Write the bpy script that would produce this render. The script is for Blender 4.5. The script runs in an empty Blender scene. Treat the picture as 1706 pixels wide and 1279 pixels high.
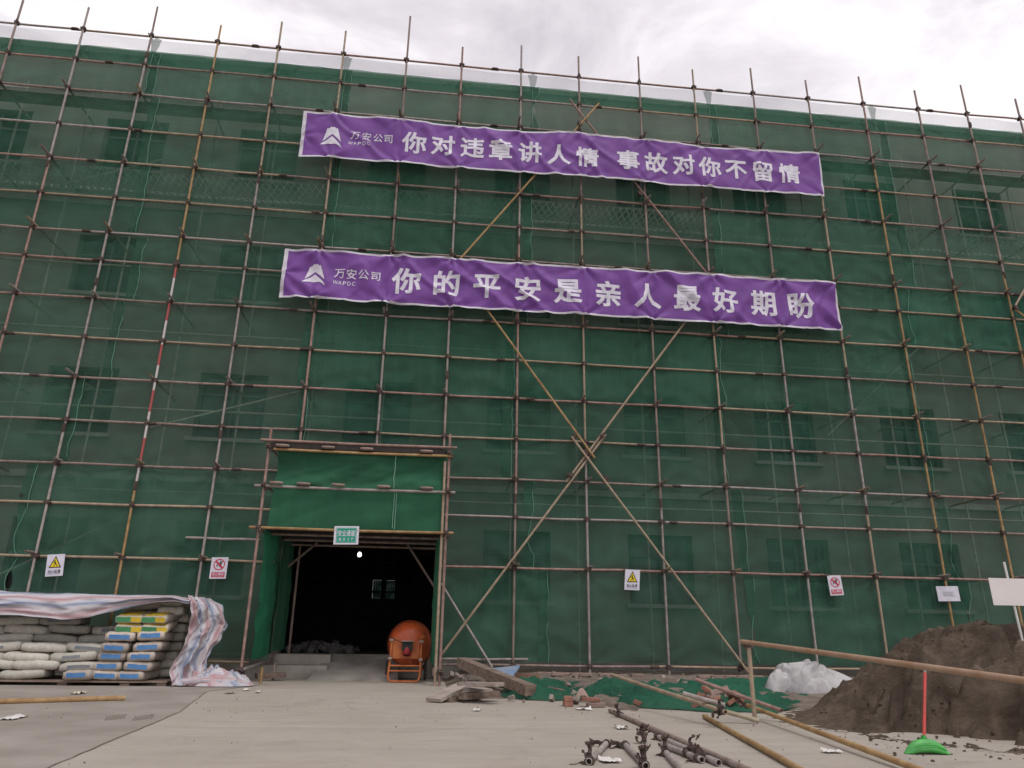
import bpy, bmesh, math, random
from mathutils import Vector, Matrix, noise, Euler, geometry
random.seed(7)
SC = bpy.context.scene
COL = SC.collection
PI = math.pi

# ------------------------------------------------------------------ camera
CAM_F, CAM_YAW, CAM_PITCH, CAM_ROLL, CAM_H = 1207.59, math.radians(6.206), math.radians(18.871), math.radians(0.917), 0.92
def cam_axes():
    cy, sy, cp, sp = math.cos(CAM_YAW), math.sin(CAM_YAW), math.cos(CAM_PITCH), math.sin(CAM_PITCH)
    f = Vector((sy*cp, cy*cp, sp)); r = Vector((cy, -sy, 0)); u = r.cross(f)
    c, s = math.cos(CAM_ROLL), math.sin(CAM_ROLL)
    return c*r + s*u, -s*r + c*u, f
CR, CU, CF = cam_axes()
cam_d = bpy.data.cameras.new('camera'); cam = bpy.data.objects.new('camera', cam_d); COL.objects.link(cam)
cam_d.sensor_fit = 'HORIZONTAL'; cam_d.sensor_width = 36; cam_d.lens = CAM_F/1706*36
cam_d.clip_start = 0.05; cam_d.clip_end = 2000
M = Matrix((CR, CU, -CF)).transposed().to_4x4(); M.translation = (0, 0, CAM_H)
cam.matrix_world = M
SC.camera = cam

# ------------------------------------------------------------------ world, sun, exposure
world = bpy.data.worlds.new('World'); SC.world = world; world.use_nodes = True
SUN_EL, SUN_AZ = math.radians(62), math.radians(152)      # azimuth from +Y, clockwise
def build_world():
    nt = world.node_tree; N = nt.nodes; L = nt.links; N.clear()
    out = N.new('ShaderNodeOutputWorld'); bg = N.new('ShaderNodeBackground'); L.new(bg.outputs[0], out.inputs[0])
    sky = N.new('ShaderNodeTexSky'); sky.sky_type = 'NISHITA'; sky.sun_disc = False
    sky.sun_elevation = SUN_EL; sky.sun_rotation = SUN_AZ
    sm = N.new('ShaderNodeMix'); sm.data_type = 'RGBA'; sm.blend_type = 'MULTIPLY'; sm.inputs[0].default_value = 1
    L.new(sky.outputs[0], sm.inputs[6]); sm.inputs[7].default_value = (1, 1, 1, 1)
    tc = N.new('ShaderNodeTexCoord')
    mp = N.new('ShaderNodeMapping'); mp.inputs['Scale'].default_value = (1.5, 1.5, 3.2); mp.inputs['Location'].default_value = (3.3, 1.2, 0.35)
    L.new(tc.outputs['Generated'], mp.inputs[0])
    n1 = N.new('ShaderNodeTexNoise'); n1.inputs['Scale'].default_value = 2.3; n1.inputs['Detail'].default_value = 8; n1.inputs['Roughness'].default_value = 0.58
    n1.inputs['Distortion'].default_value = 0.5
    L.new(mp.outputs[0], n1.inputs['Vector'])
    cr = N.new('ShaderNodeValToRGB'); L.new(n1.outputs[0], cr.inputs[0])
    e = cr.color_ramp.elements; e[0].position = 0.34; e[0].color = (5.3, 4.9, 5.3, 1); e[1].position = 0.66; e[1].color = (9.3, 8.95, 9.1, 1)
    m = e = cr.color_ramp.elements.new(0.47); m.color = (6.6, 6.2, 6.5, 1)
    mx = N.new('ShaderNodeMix'); mx.data_type = 'RGBA'; mx.inputs[0].default_value = 0.93
    L.new(sm.outputs[2], mx.inputs[6]); L.new(cr.outputs[0], mx.inputs[7])
    L.new(mx.outputs[2], bg.inputs[0]); bg.inputs[1].default_value = 0.138
build_world()
sun_d = bpy.data.lights.new('sun', 'SUN'); sun = bpy.data.objects.new('sun', sun_d); COL.objects.link(sun)
sun_d.energy = 1.5; sun_d.angle = math.radians(25); sun_d.color = (1.0, 0.96, 0.92)
sd = Vector((math.sin(SUN_AZ)*math.cos(SUN_EL), math.cos(SUN_AZ)*math.cos(SUN_EL), math.sin(SUN_EL)))
sun.rotation_euler = sd.to_track_quat('Z', 'Y').to_euler(); sun.location = (0, -5, 20)
SC.view_settings.view_transform = 'Standard'; SC.view_settings.look = 'None'
SC.view_settings.exposure = 0; SC.view_settings.gamma = 1; SC.view_settings.use_curve_mapping = False
SC.render.engine = 'CYCLES'
SC.cycles.max_bounces = 7; SC.cycles.diffuse_bounces = 3; SC.cycles.glossy_bounces = 2; SC.cycles.transparent_max_bounces = 16
SC.cycles.use_denoising = True

# ------------------------------------------------------------------ measuring helpers (photo pixel -> point in the world)
def ray(x, y): return CR*((x-853)/CAM_F) + CU*(-(y-639.5)/CAM_F) + CF
def aty(x, y, Y): d = ray(x, y); return Vector((0, 0, CAM_H)) + d*(Y/d.y)
def atz(x, y, z=0.0): d = ray(x, y); return Vector((0, 0, CAM_H)) + d*((z-CAM_H)/d.z)

# ------------------------------------------------------------------ object helpers
def link(o, parent=None):
    COL.objects.link(o)
    if parent is not None: o.parent = parent
    return o
def tag(o, label=None, cat=None, group=None, kind=None):
    if label: o['label'] = label
    if cat: o['category'] = cat
    if group: o['group'] = group
    if kind: o['kind'] = kind
    return o
def empty(name, loc=(0, 0, 0), label=None, cat=None, group=None):
    o = bpy.data.objects.new(name, None); o.empty_display_size = 0.2; link(o); o.location = loc
    return tag(o, label, cat, group)
class MB:
    """collects shapes and links them as ONE mesh object"""
    def __init__(s): s.v = []; s.f = []; s.m = []; s.sm = []; s.attr = {}
    def add(s, vs, fs, mi=0, smooth=False):
        b = len(s.v); s.v += [tuple(p) for p in vs]
        for f in fs: s.f.append([b+i for i in f]); s.m.append(mi); s.sm.append(smooth)
        return b
    def box(s, c, d, R=None, mi=0, taper=0):
        hx, hy, hz = d[0]/2, d[1]/2, d[2]/2
        vs = [Vector((x*hx, y*hy, z*hz)) for z in (-1, 1) for y in (-1, 1) for x in (-1, 1)]
        if R is not None: vs = [R @ v for v in vs]
        c = Vector(c); vs = [v+c for v in vs]
        s.add(vs, [(0, 2, 3, 1), (4, 5, 7, 6), (0, 1, 5, 4), (2, 6, 7, 3), (0, 4, 6, 2), (1, 3, 7, 5)], mi)
    def beam(s, a, b, w, h, mi=0, up=(0, 0, 1), jit=0):
        a, b = Vector(a), Vector(b); x = (b-a).normalized(); u = Vector(up); y = u.cross(x)
        if y.length < 1e-4: y = Vector((1, 0, 0)).cross(x)
        y.normalize(); z = x.cross(y)
        n = 5
        vs = []; fs = []
        for i in range(n+1):
            p = a.lerp(b, i/n)
            for (sy, sz) in ((-1, -1), (1, -1), (1, 1), (-1, 1)):
                q = p + y*(sy*w/2) + z*(sz*h/2)
                if jit: q += Vector((random.uniform(-1, 1), random.uniform(-1, 1), random.uniform(-1, 1)))*jit
                vs.append(q)
        for i in range(n):
            for k in range(4):
                fs.append((4*i+k, 4*i+(k+1) % 4, 4*i+4+(k+1) % 4, 4*i+4+k))
        fs += [(3, 2, 1, 0), (4*n, 4*n+1, 4*n+2, 4*n+3)]
        s.add(vs, fs, mi)
    def tube(s, pts, r, n=8, mi=0, caps=True, hollow=False):
        pts = [Vector(p) for p in pts]; rs = r if isinstance(r, (list, tuple)) else [r]*len(pts)
        vs = []; fs = []; pu = None
        for i, p in enumerate(pts):
            t = (pts[min(i+1, len(pts)-1)] - pts[max(i-1, 0)]).normalized()
            if pu is None:
                u = t.cross(Vector((0, 0, 1)) if abs(t.z) < .9 else Vector((1, 0, 0))).normalized()
            else:
                u = (pu - t*pu.dot(t)).normalized()
            pu = u; w = t.cross(u)
            for k in range(n):
                a = 2*PI*k/n; vs.append(p + (u*math.cos(a) + w*math.sin(a))*rs[i])
        for i in range(len(pts)-1):
            for k in range(n):
                fs.append((i*n+k, i*n+(k+1) % n, (i+1)*n+(k+1) % n, (i+1)*n+k))
        s.add(vs, fs, mi, True)
        if caps:
            for i, flip in ((0, True), (len(pts)-1, False)):
                ring = [i*n+k for k in range(n)]
                if flip: ring.reverse()
                if hollow:      # open pipe end: rim and a dark bore running in
                    d = ((pts[1]-pts[0]) if i == 0 else (pts[-2]-pts[-1])).normalized()
                    rv = [vs[j] for j in ring]; c = pts[i]
                    inner = [c + (v-c)*.8 for v in rv]; deep = [v + d*.09 for v in inner]
                    q = [(k, (k+1) % n, n+(k+1) % n, n+k) for k in range(n)]
                    q += [(n+k, n+(k+1) % n, 2*n+(k+1) % n, 2*n+k) for k in range(n)] + [tuple(range(2*n, 3*n))]
                    s.add(rv+inner+deep, q, mi)
                else:
                    s.add([vs[j] for j in ring], [tuple(range(n))], mi)
    def grid(s, fn, nu, nv, mi=0, smooth=True, mfn=None):
        vs = [fn(i/nu, j/nv) for j in range(nv+1) for i in range(nu+1)]
        b = len(s.v); s.v += [tuple(p) for p in vs]
        for j in range(nv):
            for i in range(nu):
                m = mi if mfn is None else mfn(i, j)
                if m is None: continue
                k = b + j*(nu+1)+i
                s.f.append([k, k+1, k+nu+2, k+nu+1]); s.m.append(m); s.sm.append(smooth)
        return b
    def lathe(s, prof, o, ax, n=24, mi=0, smooth=True):
        ax = Vector(ax).normalized(); u = ax.cross(Vector((0, 0, 1)) if abs(ax.z) < .9 else Vector((1, 0, 0))).normalized(); w = ax.cross(u); o = Vector(o)
        vs = []; fs = []
        for (r, h) in prof:
            for k in range(n):
                a = 2*PI*k/n; vs.append(o + ax*h + (u*math.cos(a)+w*math.sin(a))*r)
        for i in range(len(prof)-1):
            for k in range(n): fs.append((i*n+k, i*n+(k+1) % n, (i+1)*n+(k+1) % n, (i+1)*n+k))
        s.add(vs, fs, mi, smooth)
    def mesh(s, name, mats):
        me = bpy.data.meshes.new(name); me.from_pydata(s.v, [], s.f)
        for m in (mats if isinstance(mats, (list, tuple)) else [mats]): me.materials.append(m)
        me.polygons.foreach_set('material_index', s.m); me.polygons.foreach_set('use_smooth', s.sm)
        for k, vals in s.attr.items():
            a = me.attributes.new(k, 'FLOAT', 'POINT'); a.data.foreach_set('value', vals + [0.0]*(len(s.v)-len(vals)))
        me.update(); return me
    def build(s, name, mats, parent=None, clean=False):
        me = s.mesh(name, mats)
        if clean:
            bm = bmesh.new(); bm.from_mesh(me); bmesh.ops.remove_doubles(bm, verts=bm.verts, dist=1e-4); bmesh.ops.recalc_face_normals(bm, faces=bm.faces); bm.to_mesh(me); bm.free()
        return link(bpy.data.objects.new(name, me), parent)
def obj(name, me, parent=None, loc=(0, 0, 0), rot=(0, 0, 0)):
    o = link(bpy.data.objects.new(name, me), parent); o.location = loc; o.rotation_euler = rot; return o
def copy_tree(o, parent=None):
    c = o.copy(); COL.objects.link(c); c.parent = parent
    for ch in list(o.children): copy_tree(ch, c)
    return c
def nz(x, y, z=0.0): return noise.noise(Vector((x, y, z)))
def fbm(x, y, z=0.0, o=4): return noise.fractal(Vector((x, y, z)), 1.0, 2.0, o)
def ridge(x, y, z=0.0): return 1-abs(noise.noise(Vector((x, y, z))))*2
def vor(x, y, z=0.0):
    d = noise.voronoi(Vector((x, y, z)))[0]; return d[0], d[1]-d[0]
def crumple(x, y, f=1.0, z=0.0):
    """creased cloth: flat-ish facets meeting in sharp folds"""
    wx, wy = x*f+.5*noise.noise(Vector((x*f*.8, y*f*.8, z+4))), y*f+.5*noise.noise(Vector((x*f*.8, y*f*.8, z+8)))
    a, e = vor(wx, wy, z); b, g = vor(wx*2.3+3, wy*2.3, z+2)
    return (a-.45)+.45*(b-.45)-.30*max(0, .16-e)/.16
def lerp(a, b, t): return a+(b-a)*t
def sstep(a, b, x):
    t = min(1, max(0, (x-a)/(b-a))); return t*t*(3-2*t)
def poly(pts, x):
    if x <= pts[0][0]: return pts[0][1]
    for (a, b), (c, d) in zip(pts, pts[1:]):
        if x <= c: return b+(d-b)*(x-a)/(c-a)
    return pts[-1][1]
ORD = ['zeroth', 'first', 'second', 'third', 'fourth', 'fifth', 'sixth', 'seventh', 'eighth', 'ninth', 'tenth']

# ------------------------------------------------------------------ materials
def srgb(r, g, b):
    f = lambda c: (c/255/12.92) if c/255 <= .04045 else ((c/255+.055)/1.055)**2.4
    return (f(r), f(g), f(b))
class NT:
    def __init__(s, name):
        s.m = bpy.data.materials.new(name); s.m.use_nodes = True; s.t = s.m.node_tree; s.t.nodes.clear()
        s.out = s.n('ShaderNodeOutputMaterial'); s.b = s.n('ShaderNodeBsdfPrincipled'); s.l(s.b.outputs[0], s.out.inputs[0])
        s.tc = s.n('ShaderNodeTexCoord')
    def n(s, k): return s.t.nodes.new(k)
    def l(s, a, b): s.t.links.new(a, b)
    def vec(s, scale=(1, 1, 1), coord='Object', loc=None):
        m = s.n('ShaderNodeMapping'); m.inputs['Scale'].default_value = scale; s.l(s.tc.outputs[coord], m.inputs[0])
        if loc is not None: m.inputs['Location'].default_value = loc
        return m.outputs[0]
    def noise(s, scale, detail=4, rough=.55, vscale=(1, 1, 1), dist=0):
        n = s.n('ShaderNodeTexNoise'); n.inputs['Scale'].default_value = scale; n.inputs['Detail'].default_value = detail
        n.inputs['Roughness'].default_value = rough; n.inputs['Distortion'].default_value = dist; s.l(s.vec(vscale), n.inputs['Vector']); return n.outputs[0]
    def ramp(s, fac, stops, interp='LINEAR'):
        r = s.n('ShaderNodeValToRGB'); r.color_ramp.interpolation = interp; s.l(fac, r.inputs[0]); e = r.color_ramp.elements
        while len(e) < len(stops): e.new(.5)
        for x, (p, c) in zip(e, stops): x.position = p; x.color = (*c, 1) if len(c) == 3 else c
        return r.outputs[0]
    def mix(s, f, a, b, mode='MIX'):
        m = s.n('ShaderNodeMix'); m.data_type = 'RGBA'; m.blend_type = mode
        for v, i in ((f, 0), (a, 6), (b, 7)):
            if isinstance(v, (int, float)): m.inputs[i].default_value = v
            elif isinstance(v, tuple): m.inputs[i].default_value = (*v, 1)
            else: s.l(v, m.inputs[i])
        return m.outputs[2]
    def math(s, op, a, b=None):
        m = s.n('ShaderNodeMath'); m.operation = op
        for v, i in ((a, 0), (b, 1)):
            if v is None: continue
            if isinstance(v, (int, float)): m.inputs[i].default_value = v
            else: s.l(v, m.inputs[i])
        return m.outputs[0]
    def rnd(s): return s.n('ShaderNodeObjectInfo').outputs['Random']
    def bump(s, h, st=.3, d=.01):
        b = s.n('ShaderNodeBump'); b.inputs['Strength'].default_value = st; b.inputs['Distance'].default_value = d
        s.l(h, b.inputs['Height']); s.l(b.outputs[0], s.b.inputs['Normal'])
    def col(s, c):
        if isinstance(c, tuple): s.b.inputs['Base Color'].default_value = (*c, 1)
        else: s.l(c, s.b.inputs['Base Color'])
    def fin(s, rough=.8, metal=0, spec=.3):
        s.b.inputs['Roughness'].default_value = rough; s.b.inputs['Metallic'].default_value = metal; s.b.inputs['Specular IOR Level'].default_value = spec
        return s.m
def mat(name, c1, c2=None, scale=6, rough=.8, bump=0, spec=.3, metal=0, vscale=(1, 1, 1), var=.12, stops=(.35, .65), bscale=None):
    t = NT(name)
    c2 = c2 or tuple(x*.75 for x in c1)
    n = t.noise(scale, 5, .6, vscale)
    c = t.ramp(n, [(stops[0], c2), (stops[1], c1)])
    if var:
        f = t.math('ADD', t.math('MULTIPLY', t.rnd(), 2*var), 1-var)
        cc = t.n('ShaderNodeCombineColor'); [t.l(f, cc.inputs[i]) for i in range(3)]
        c = t.mix(1.0, c, cc.outputs[0], 'MULTIPLY')
    t.col(c)
    if bump: t.bump(t.noise(bscale or scale*4, 5, .6, vscale), bump)
    return t.fin(rough, metal, spec)
def plain(name, c, rough=.7, spec=.3, metal=0):
    return mat(name, c, tuple(x*.86 for x in c), 9, rough, 0, spec, metal, var=0)
M_PIPE = [mat('pipe_faded_brown', (0.305, 0.238, 0.210), (0.189, 0.137, 0.116), 9, .7, .15, vscale=(1, 1, .5)),
          mat('pipe_pale_grey', (0.366, 0.323, 0.299), (0.232, 0.195, 0.177), 9, .65, .15),
          mat('pipe_ochre', (0.390, 0.262, 0.128), (0.256, 0.152, 0.067), 7, .7, .15),
          mat('pipe_pinkish_rust', (0.342, 0.226, 0.195), (0.213, 0.128, 0.107), 8, .7, .15),
          mat('pipe_tan', (0.366, 0.287, 0.207), (0.244, 0.183, 0.128), 8, .7, .15)]
M_INNER = mat('inner_pipe_pale', (.45, .425, .385), (.32, .30, .27), 8, .7)
def mat_redwhite():
    t = NT('pipe_red_and_white_bands')
    s = t.n('ShaderNodeSeparateXYZ'); t.l(t.vec((1, 1, 1)), s.inputs[0])
    w = t.math('FRACT', t.math('MULTIPLY', s.outputs[2], 1/1.0))
    t.col(t.mix(t.math('MULTIPLY', t.noise(14), .35), t.ramp(w, [(0, (.42, .07, .07)), (.46, (.60, .57, .55))], 'CONSTANT'), (.22, .15, .13)))
    return t.fin(.6)
M_REDWHITE = mat_redwhite()
M_IRON = mat('coupler_dark_iron', (.055, .045, .042), (.10, .065, .05), 30, .75, .3)
def mat_net(name, col, dark, opac, wav=.1, trans=.35, var=.05):
    t = NT(name); t.t.nodes.remove(t.b)
    streak = t.noise(1.0, 4, .6, (6, 6, .8)); weave = t.noise(1.0, 2, .5, (.25, .25, 13)); blot = t.noise(.55, 4, .55)
    c = t.mix(t.ramp(blot, [(.3, (0, 0, 0)), (.7, (1, 1, 1))]), dark, col)
    c = t.mix(t.math('MULTIPLY', t.ramp(streak, [(.45, (0, 0, 0)), (.75, (1, 1, 1))]), .25), c, tuple(min(1, x*1.5+.02) for x in col))
    g = sum(col)/3; rr = t.math('FRACT', t.math('MULTIPLY', t.rnd(), 7.31))
    c = t.mix(t.math('MULTIPLY', rr, .55), c, (lerp(col[0], g, .45), lerp(col[1], g, .25), lerp(col[2], g, .45)))
    d = t.n('ShaderNodeBsdfDiffuse'); tr = t.n('ShaderNodeBsdfTranslucent'); tp = t.n('ShaderNodeBsdfTransparent')
    t.l(c, d.inputs[0]); t.l(c, tr.inputs[0])
    m1 = t.n('ShaderNodeMixShader'); m1.inputs[0].default_value = trans; t.l(d.outputs[0], m1.inputs[1]); t.l(tr.outputs[0], m1.inputs[2])
    f = t.math('ADD', opac-wav-var, t.math('ADD', t.math('MULTIPLY', weave, wav*.9), t.math('MULTIPLY', blot, wav*1.1)))
    f = t.math('ADD', f, t.math('MULTIPLY', t.rnd(), 2*var))
    m2 = t.n('ShaderNodeMixShader'); t.l(f, m2.inputs[0]); t.l(tp.outputs[0], m2.inputs[1]); t.l(m1.outputs[0], m2.inputs[2]); t.l(m2.outputs[0], t.out.inputs[0])
    return t.m
M_NET = mat_net('green_mesh_net', (.064, .182, .122), (.030, .118, .076), .645, .13, .35, .17)
M_NETD = mat_net('dense_green_net', (.034, .185, .096), (.022, .130, .068), .92, .05)
M_NETHEM = mat_net('green_net_hem', (.055, .20, .13), (.045, .17, .11), .78, .06)
M_NETPALE = mat_net('thin_pale_net', (.40, .41, .41), (.34, .36, .36), .34, .06, .6)
M_GNET = mat_net('green_ground_net', (.040, .185, .115), (.016, .085, .054), .84, .16)
M_CORD = plain('net_lacing_cord', (.12, .28, .205))
def mat_concrete():
    t = NT('yard_concrete')
    a = t.noise(.33, 5, .6); b = t.noise(2.2, 6, .65, (.30, 1.7, 1)); c = t.noise(38, 4, .7); d = t.noise(.9, 5, .7, (1, 1, 1), 1.2); e2 = t.noise(5.5, 6, .75, (.5, 1, 1), .6)
    k = t.ramp(a, [(.3, (0.310, 0.275, 0.233)), (.7, (0.394, 0.358, 0.309)) ])
    k = t.mix(t.math('MULTIPLY', t.ramp(b, [(.42, (0, 0, 0)), (.72, (1, 1, 1))]), .5), k, (0.266, 0.230, 0.193))
    k = t.mix(t.math('MULTIPLY', t.ramp(d, [(.55, (0, 0, 0)), (.70, (1, 1, 1))]), .42), k, (0.202, 0.173, 0.142))
    k = t.mix(t.math('MULTIPLY', t.ramp(e2, [(.54, (0, 0, 0)), (.66, (1, 1, 1))]), .28), k, (0.217, 0.190, 0.156))
    k = t.mix(t.math('MULTIPLY', t.ramp(e2, [(.30, (1, 1, 1)), (.42, (0, 0, 0))]), .30), k, (0.453, 0.425, 0.373))
    v = t.n('ShaderNodeTexVoronoi'); v.feature = 'DISTANCE_TO_EDGE'; v.inputs['Scale'].default_value = .42
    wv = t.n('ShaderNodeMix'); wv.data_type = 'RGBA'; wv.blend_type = 'ADD'; wv.inputs[0].default_value = .55; t.l(t.vec(), wv.inputs[6]); nn = t.n('ShaderNodeTexNoise'); nn.inputs['Scale'].default_value = 1.6; nn.inputs['Detail'].default_value = 6; t.l(t.vec(), nn.inputs['Vector']); t.l(nn.outputs['Color'], wv.inputs[7]); t.l(wv.outputs[2], v.inputs['Vector'])
    crk = t.math('MULTIPLY', t.ramp(v.outputs['Distance'], [(.0, (1, 1, 1)), (.0035, (0, 0, 0))]), t.ramp(t.noise(.7, 3), [(.50, (0, 0, 0)), (.58, (1, 1, 1))]))
    k = t.mix(t.math('MULTIPLY', crk, .55), k, (0.138, 0.120, 0.099))
    k = t.mix(t.math('MULTIPLY', t.ramp(c, [(.3, (0, 0, 0)), (.8, (1, 1, 1))]), .25), k, (0.443, 0.410, 0.357))
    t.col(k); t.bump(t.noise(45, 5, .7), .22, .01); return t.fin(.85, 0, .25)
M_CONC = mat_concrete()
M_CONC2 = mat('yard_concrete_dusty', (.315, .285, .25), (.24, .21, .18), 1.2, .9, .2, var=0, bscale=40)
M_STEP = mat('step_concrete', (.44, .405, .36), (.26, .235, .205), 1.6, .9, .25, var=0, bscale=20)
M_DIRT = mat('dirt_ground', (.20, .165, .135), (.115, .092, .075), 3.5, .95, .7, var=0, bscale=18)
M_JOINT = plain('joint_dark', (.20, .17, .15), .95)
M_WALL = mat('facade_render', (.27, .258, .235), (.165, .158, .142), .7, .9, .1, var=0, vscale=(1, 1, .4))
M_TRIM = mat('facade_trim', (.38, .365, .34), (.27, .26, .24), 2, .9, var=0)
M_FRAME = plain('window_frame', (.10, .105, .105))
def mat_glass():
    t = NT('window_glass'); t.col(t.ramp(t.rnd(), [(0, (.010, .013, .013)), (.7, (.02, .025, .025)), (1, (.10, .11, .11))])); return t.fin(.12, 0, .5)
M_GLASS = mat_glass()
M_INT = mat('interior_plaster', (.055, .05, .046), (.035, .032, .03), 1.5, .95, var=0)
M_WOOD = mat('weathered_wood', (.245, .185, .145), (.12, .088, .068), 3, .85, .35, vscale=(1, 6, 6), bscale=10)
M_WOODL = mat('pale_grey_wood', (.36, .31, .275), (.23, .19, .165), 3, .85, .35, vscale=(1, 6, 6), bscale=10)
M_PLANKD = mat('dark_plank', (.05, .043, .038), (.03, .026, .024), 3, .9)
M_BRICK = mat('red_brick', (.31, .150, .108), (.19, .095, .072), 9, .9, .4)
M_BRICKP = mat('dusty_brick', (.29, .215, .18), (.19, .14, .118), 12, .9, .35)
M_PURPLE = mat('purple_banner_cloth', (.165, .056, .275), (.14, .045, .24), 1.5, .62, 0, .35, var=0)
M_WHITE = plain('white_print', (.66, .64, .72), .65)
M_WCLOTH = mat('white_hem_cloth', (.64, .62, .68), (.5, .48, .53), 6, .8, var=0)

# ------------------------------------------------------------------ writing
_gc = {}
def thicken(P, nb, bold):
    """outline loops of the letters, pushed outward by `bold` and filled (nonzero winding)"""
    seen = set(); loops = []
    for st in nb:
        if st in seen or len(nb[st]) != 2: continue
        lp = [st]; seen.add(st); pv, cu = st, nb[st][0]
        while cu != st and cu not in seen:
            seen.add(cu); lp.append(cu); nx = [q for q in nb[cu] if q != pv]; pv, cu = cu, (nx[0] if nx else st)
        pts = []
        for i in lp:
            if not pts or math.hypot(P[i][0]-pts[-1][0], P[i][1]-pts[-1][1]) > 1e-4: pts.append(P[i])
        if len(pts) > 2: loops.append(pts)
    def wind(pts, x, y):
        w = 0
        for (x0, y0), (x1, y1) in zip(pts, pts[1:]+pts[:1]):
            if (y0 <= y) != (y1 <= y):
                t = x0+(y-y0)/(y1-y0)*(x1-x0)
                if t > x: w += 1 if y1 > y0 else -1
        return w
    out = []
    for L in loops:
        ar = sum(a[0]*b[1]-b[0]*a[1] for a, b in zip(L, L[1:]+L[:1]))
        depth = sum(1 for Q in loops if Q is not L and wind(Q, L[0][0]+1e-5, L[0][1]+2e-5) != 0)
        if (ar > 0) == (depth % 2 == 1): L = L[::-1]
        n = len(L); R = []
        for i in range(n):
            p, q, r = L[i-1], L[i], L[(i+1) % n]
            d1 = Vector((q[0]-p[0], q[1]-p[1])).normalized(); d2 = Vector((r[0]-q[0], r[1]-q[1])).normalized()
            n1, n2 = Vector((d1.y, -d1.x)), Vector((d2.y, -d2.x)); m = n1+n2; k = max(.35, 1+n1.dot(n2))
            R.append((q[0]+m.x/k*bold, q[1]+m.y/k*bold))
        out.append(R)
    cv, ce = [], []
    for R in out:
        b = len(cv); cv += [Vector(p) for p in R]; ce += [(b+i, b+(i+1) % len(R)) for i in range(len(R))]
    rv, _, rf, *_ = geometry.delaunay_2d_cdt(cv, ce, [], 0, 1e-5)
    fs = []
    for f in rf:
        x = sum(rv[i].x for i in f)/len(f); y = sum(rv[i].y for i in f)/len(f)
        if sum(wind(R, x, y) for R in out) > 0: fs.append(tuple(f))
    used = sorted({i for f in fs for i in f}); mp = {i: k for k, i in enumerate(used)}
    return [(rv[i].x, rv[i].y) for i in used], [tuple(mp[i] for i in f) for f in fs]
def glyphs(body, bold=.02, size=1.0):
    """faces of a line of text as (verts2d, faces), origin at the centre of its box, unit em"""
    k = (body, bold)
    if k not in _gc:
        c = bpy.data.curves.new('writing', 'FONT'); c.body = body; c.resolution_u = 3; c.fill_mode = 'NONE'
        o = bpy.data.objects.new('writing', c); COL.objects.link(o); bpy.context.view_layer.update()
        me = o.evaluated_get(bpy.context.evaluated_depsgraph_get()).to_mesh()
        P = [(v.co.x, v.co.y) for v in me.vertices]; nb = {}
        for e in me.edges:
            i, j = e.vertices; nb.setdefault(i, []).append(j); nb.setdefault(j, []).append(i)
        bpy.data.objects.remove(o); bpy.data.curves.remove(c)
        vs, fs = thicken(P, nb, bold)
        x0, x1 = min(v[0] for v in vs), max(v[0] for v in vs); y0, y1 = min(v[1] for v in vs), max(v[1] for v in vs)
        _gc[k] = ([(x-(x0+x1)/2, y-(y0+y1)/2) for x, y in vs], fs, x1-x0, y1-y0)
    return _gc[k]
EM = glyphs('国', 0)[3]

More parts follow.
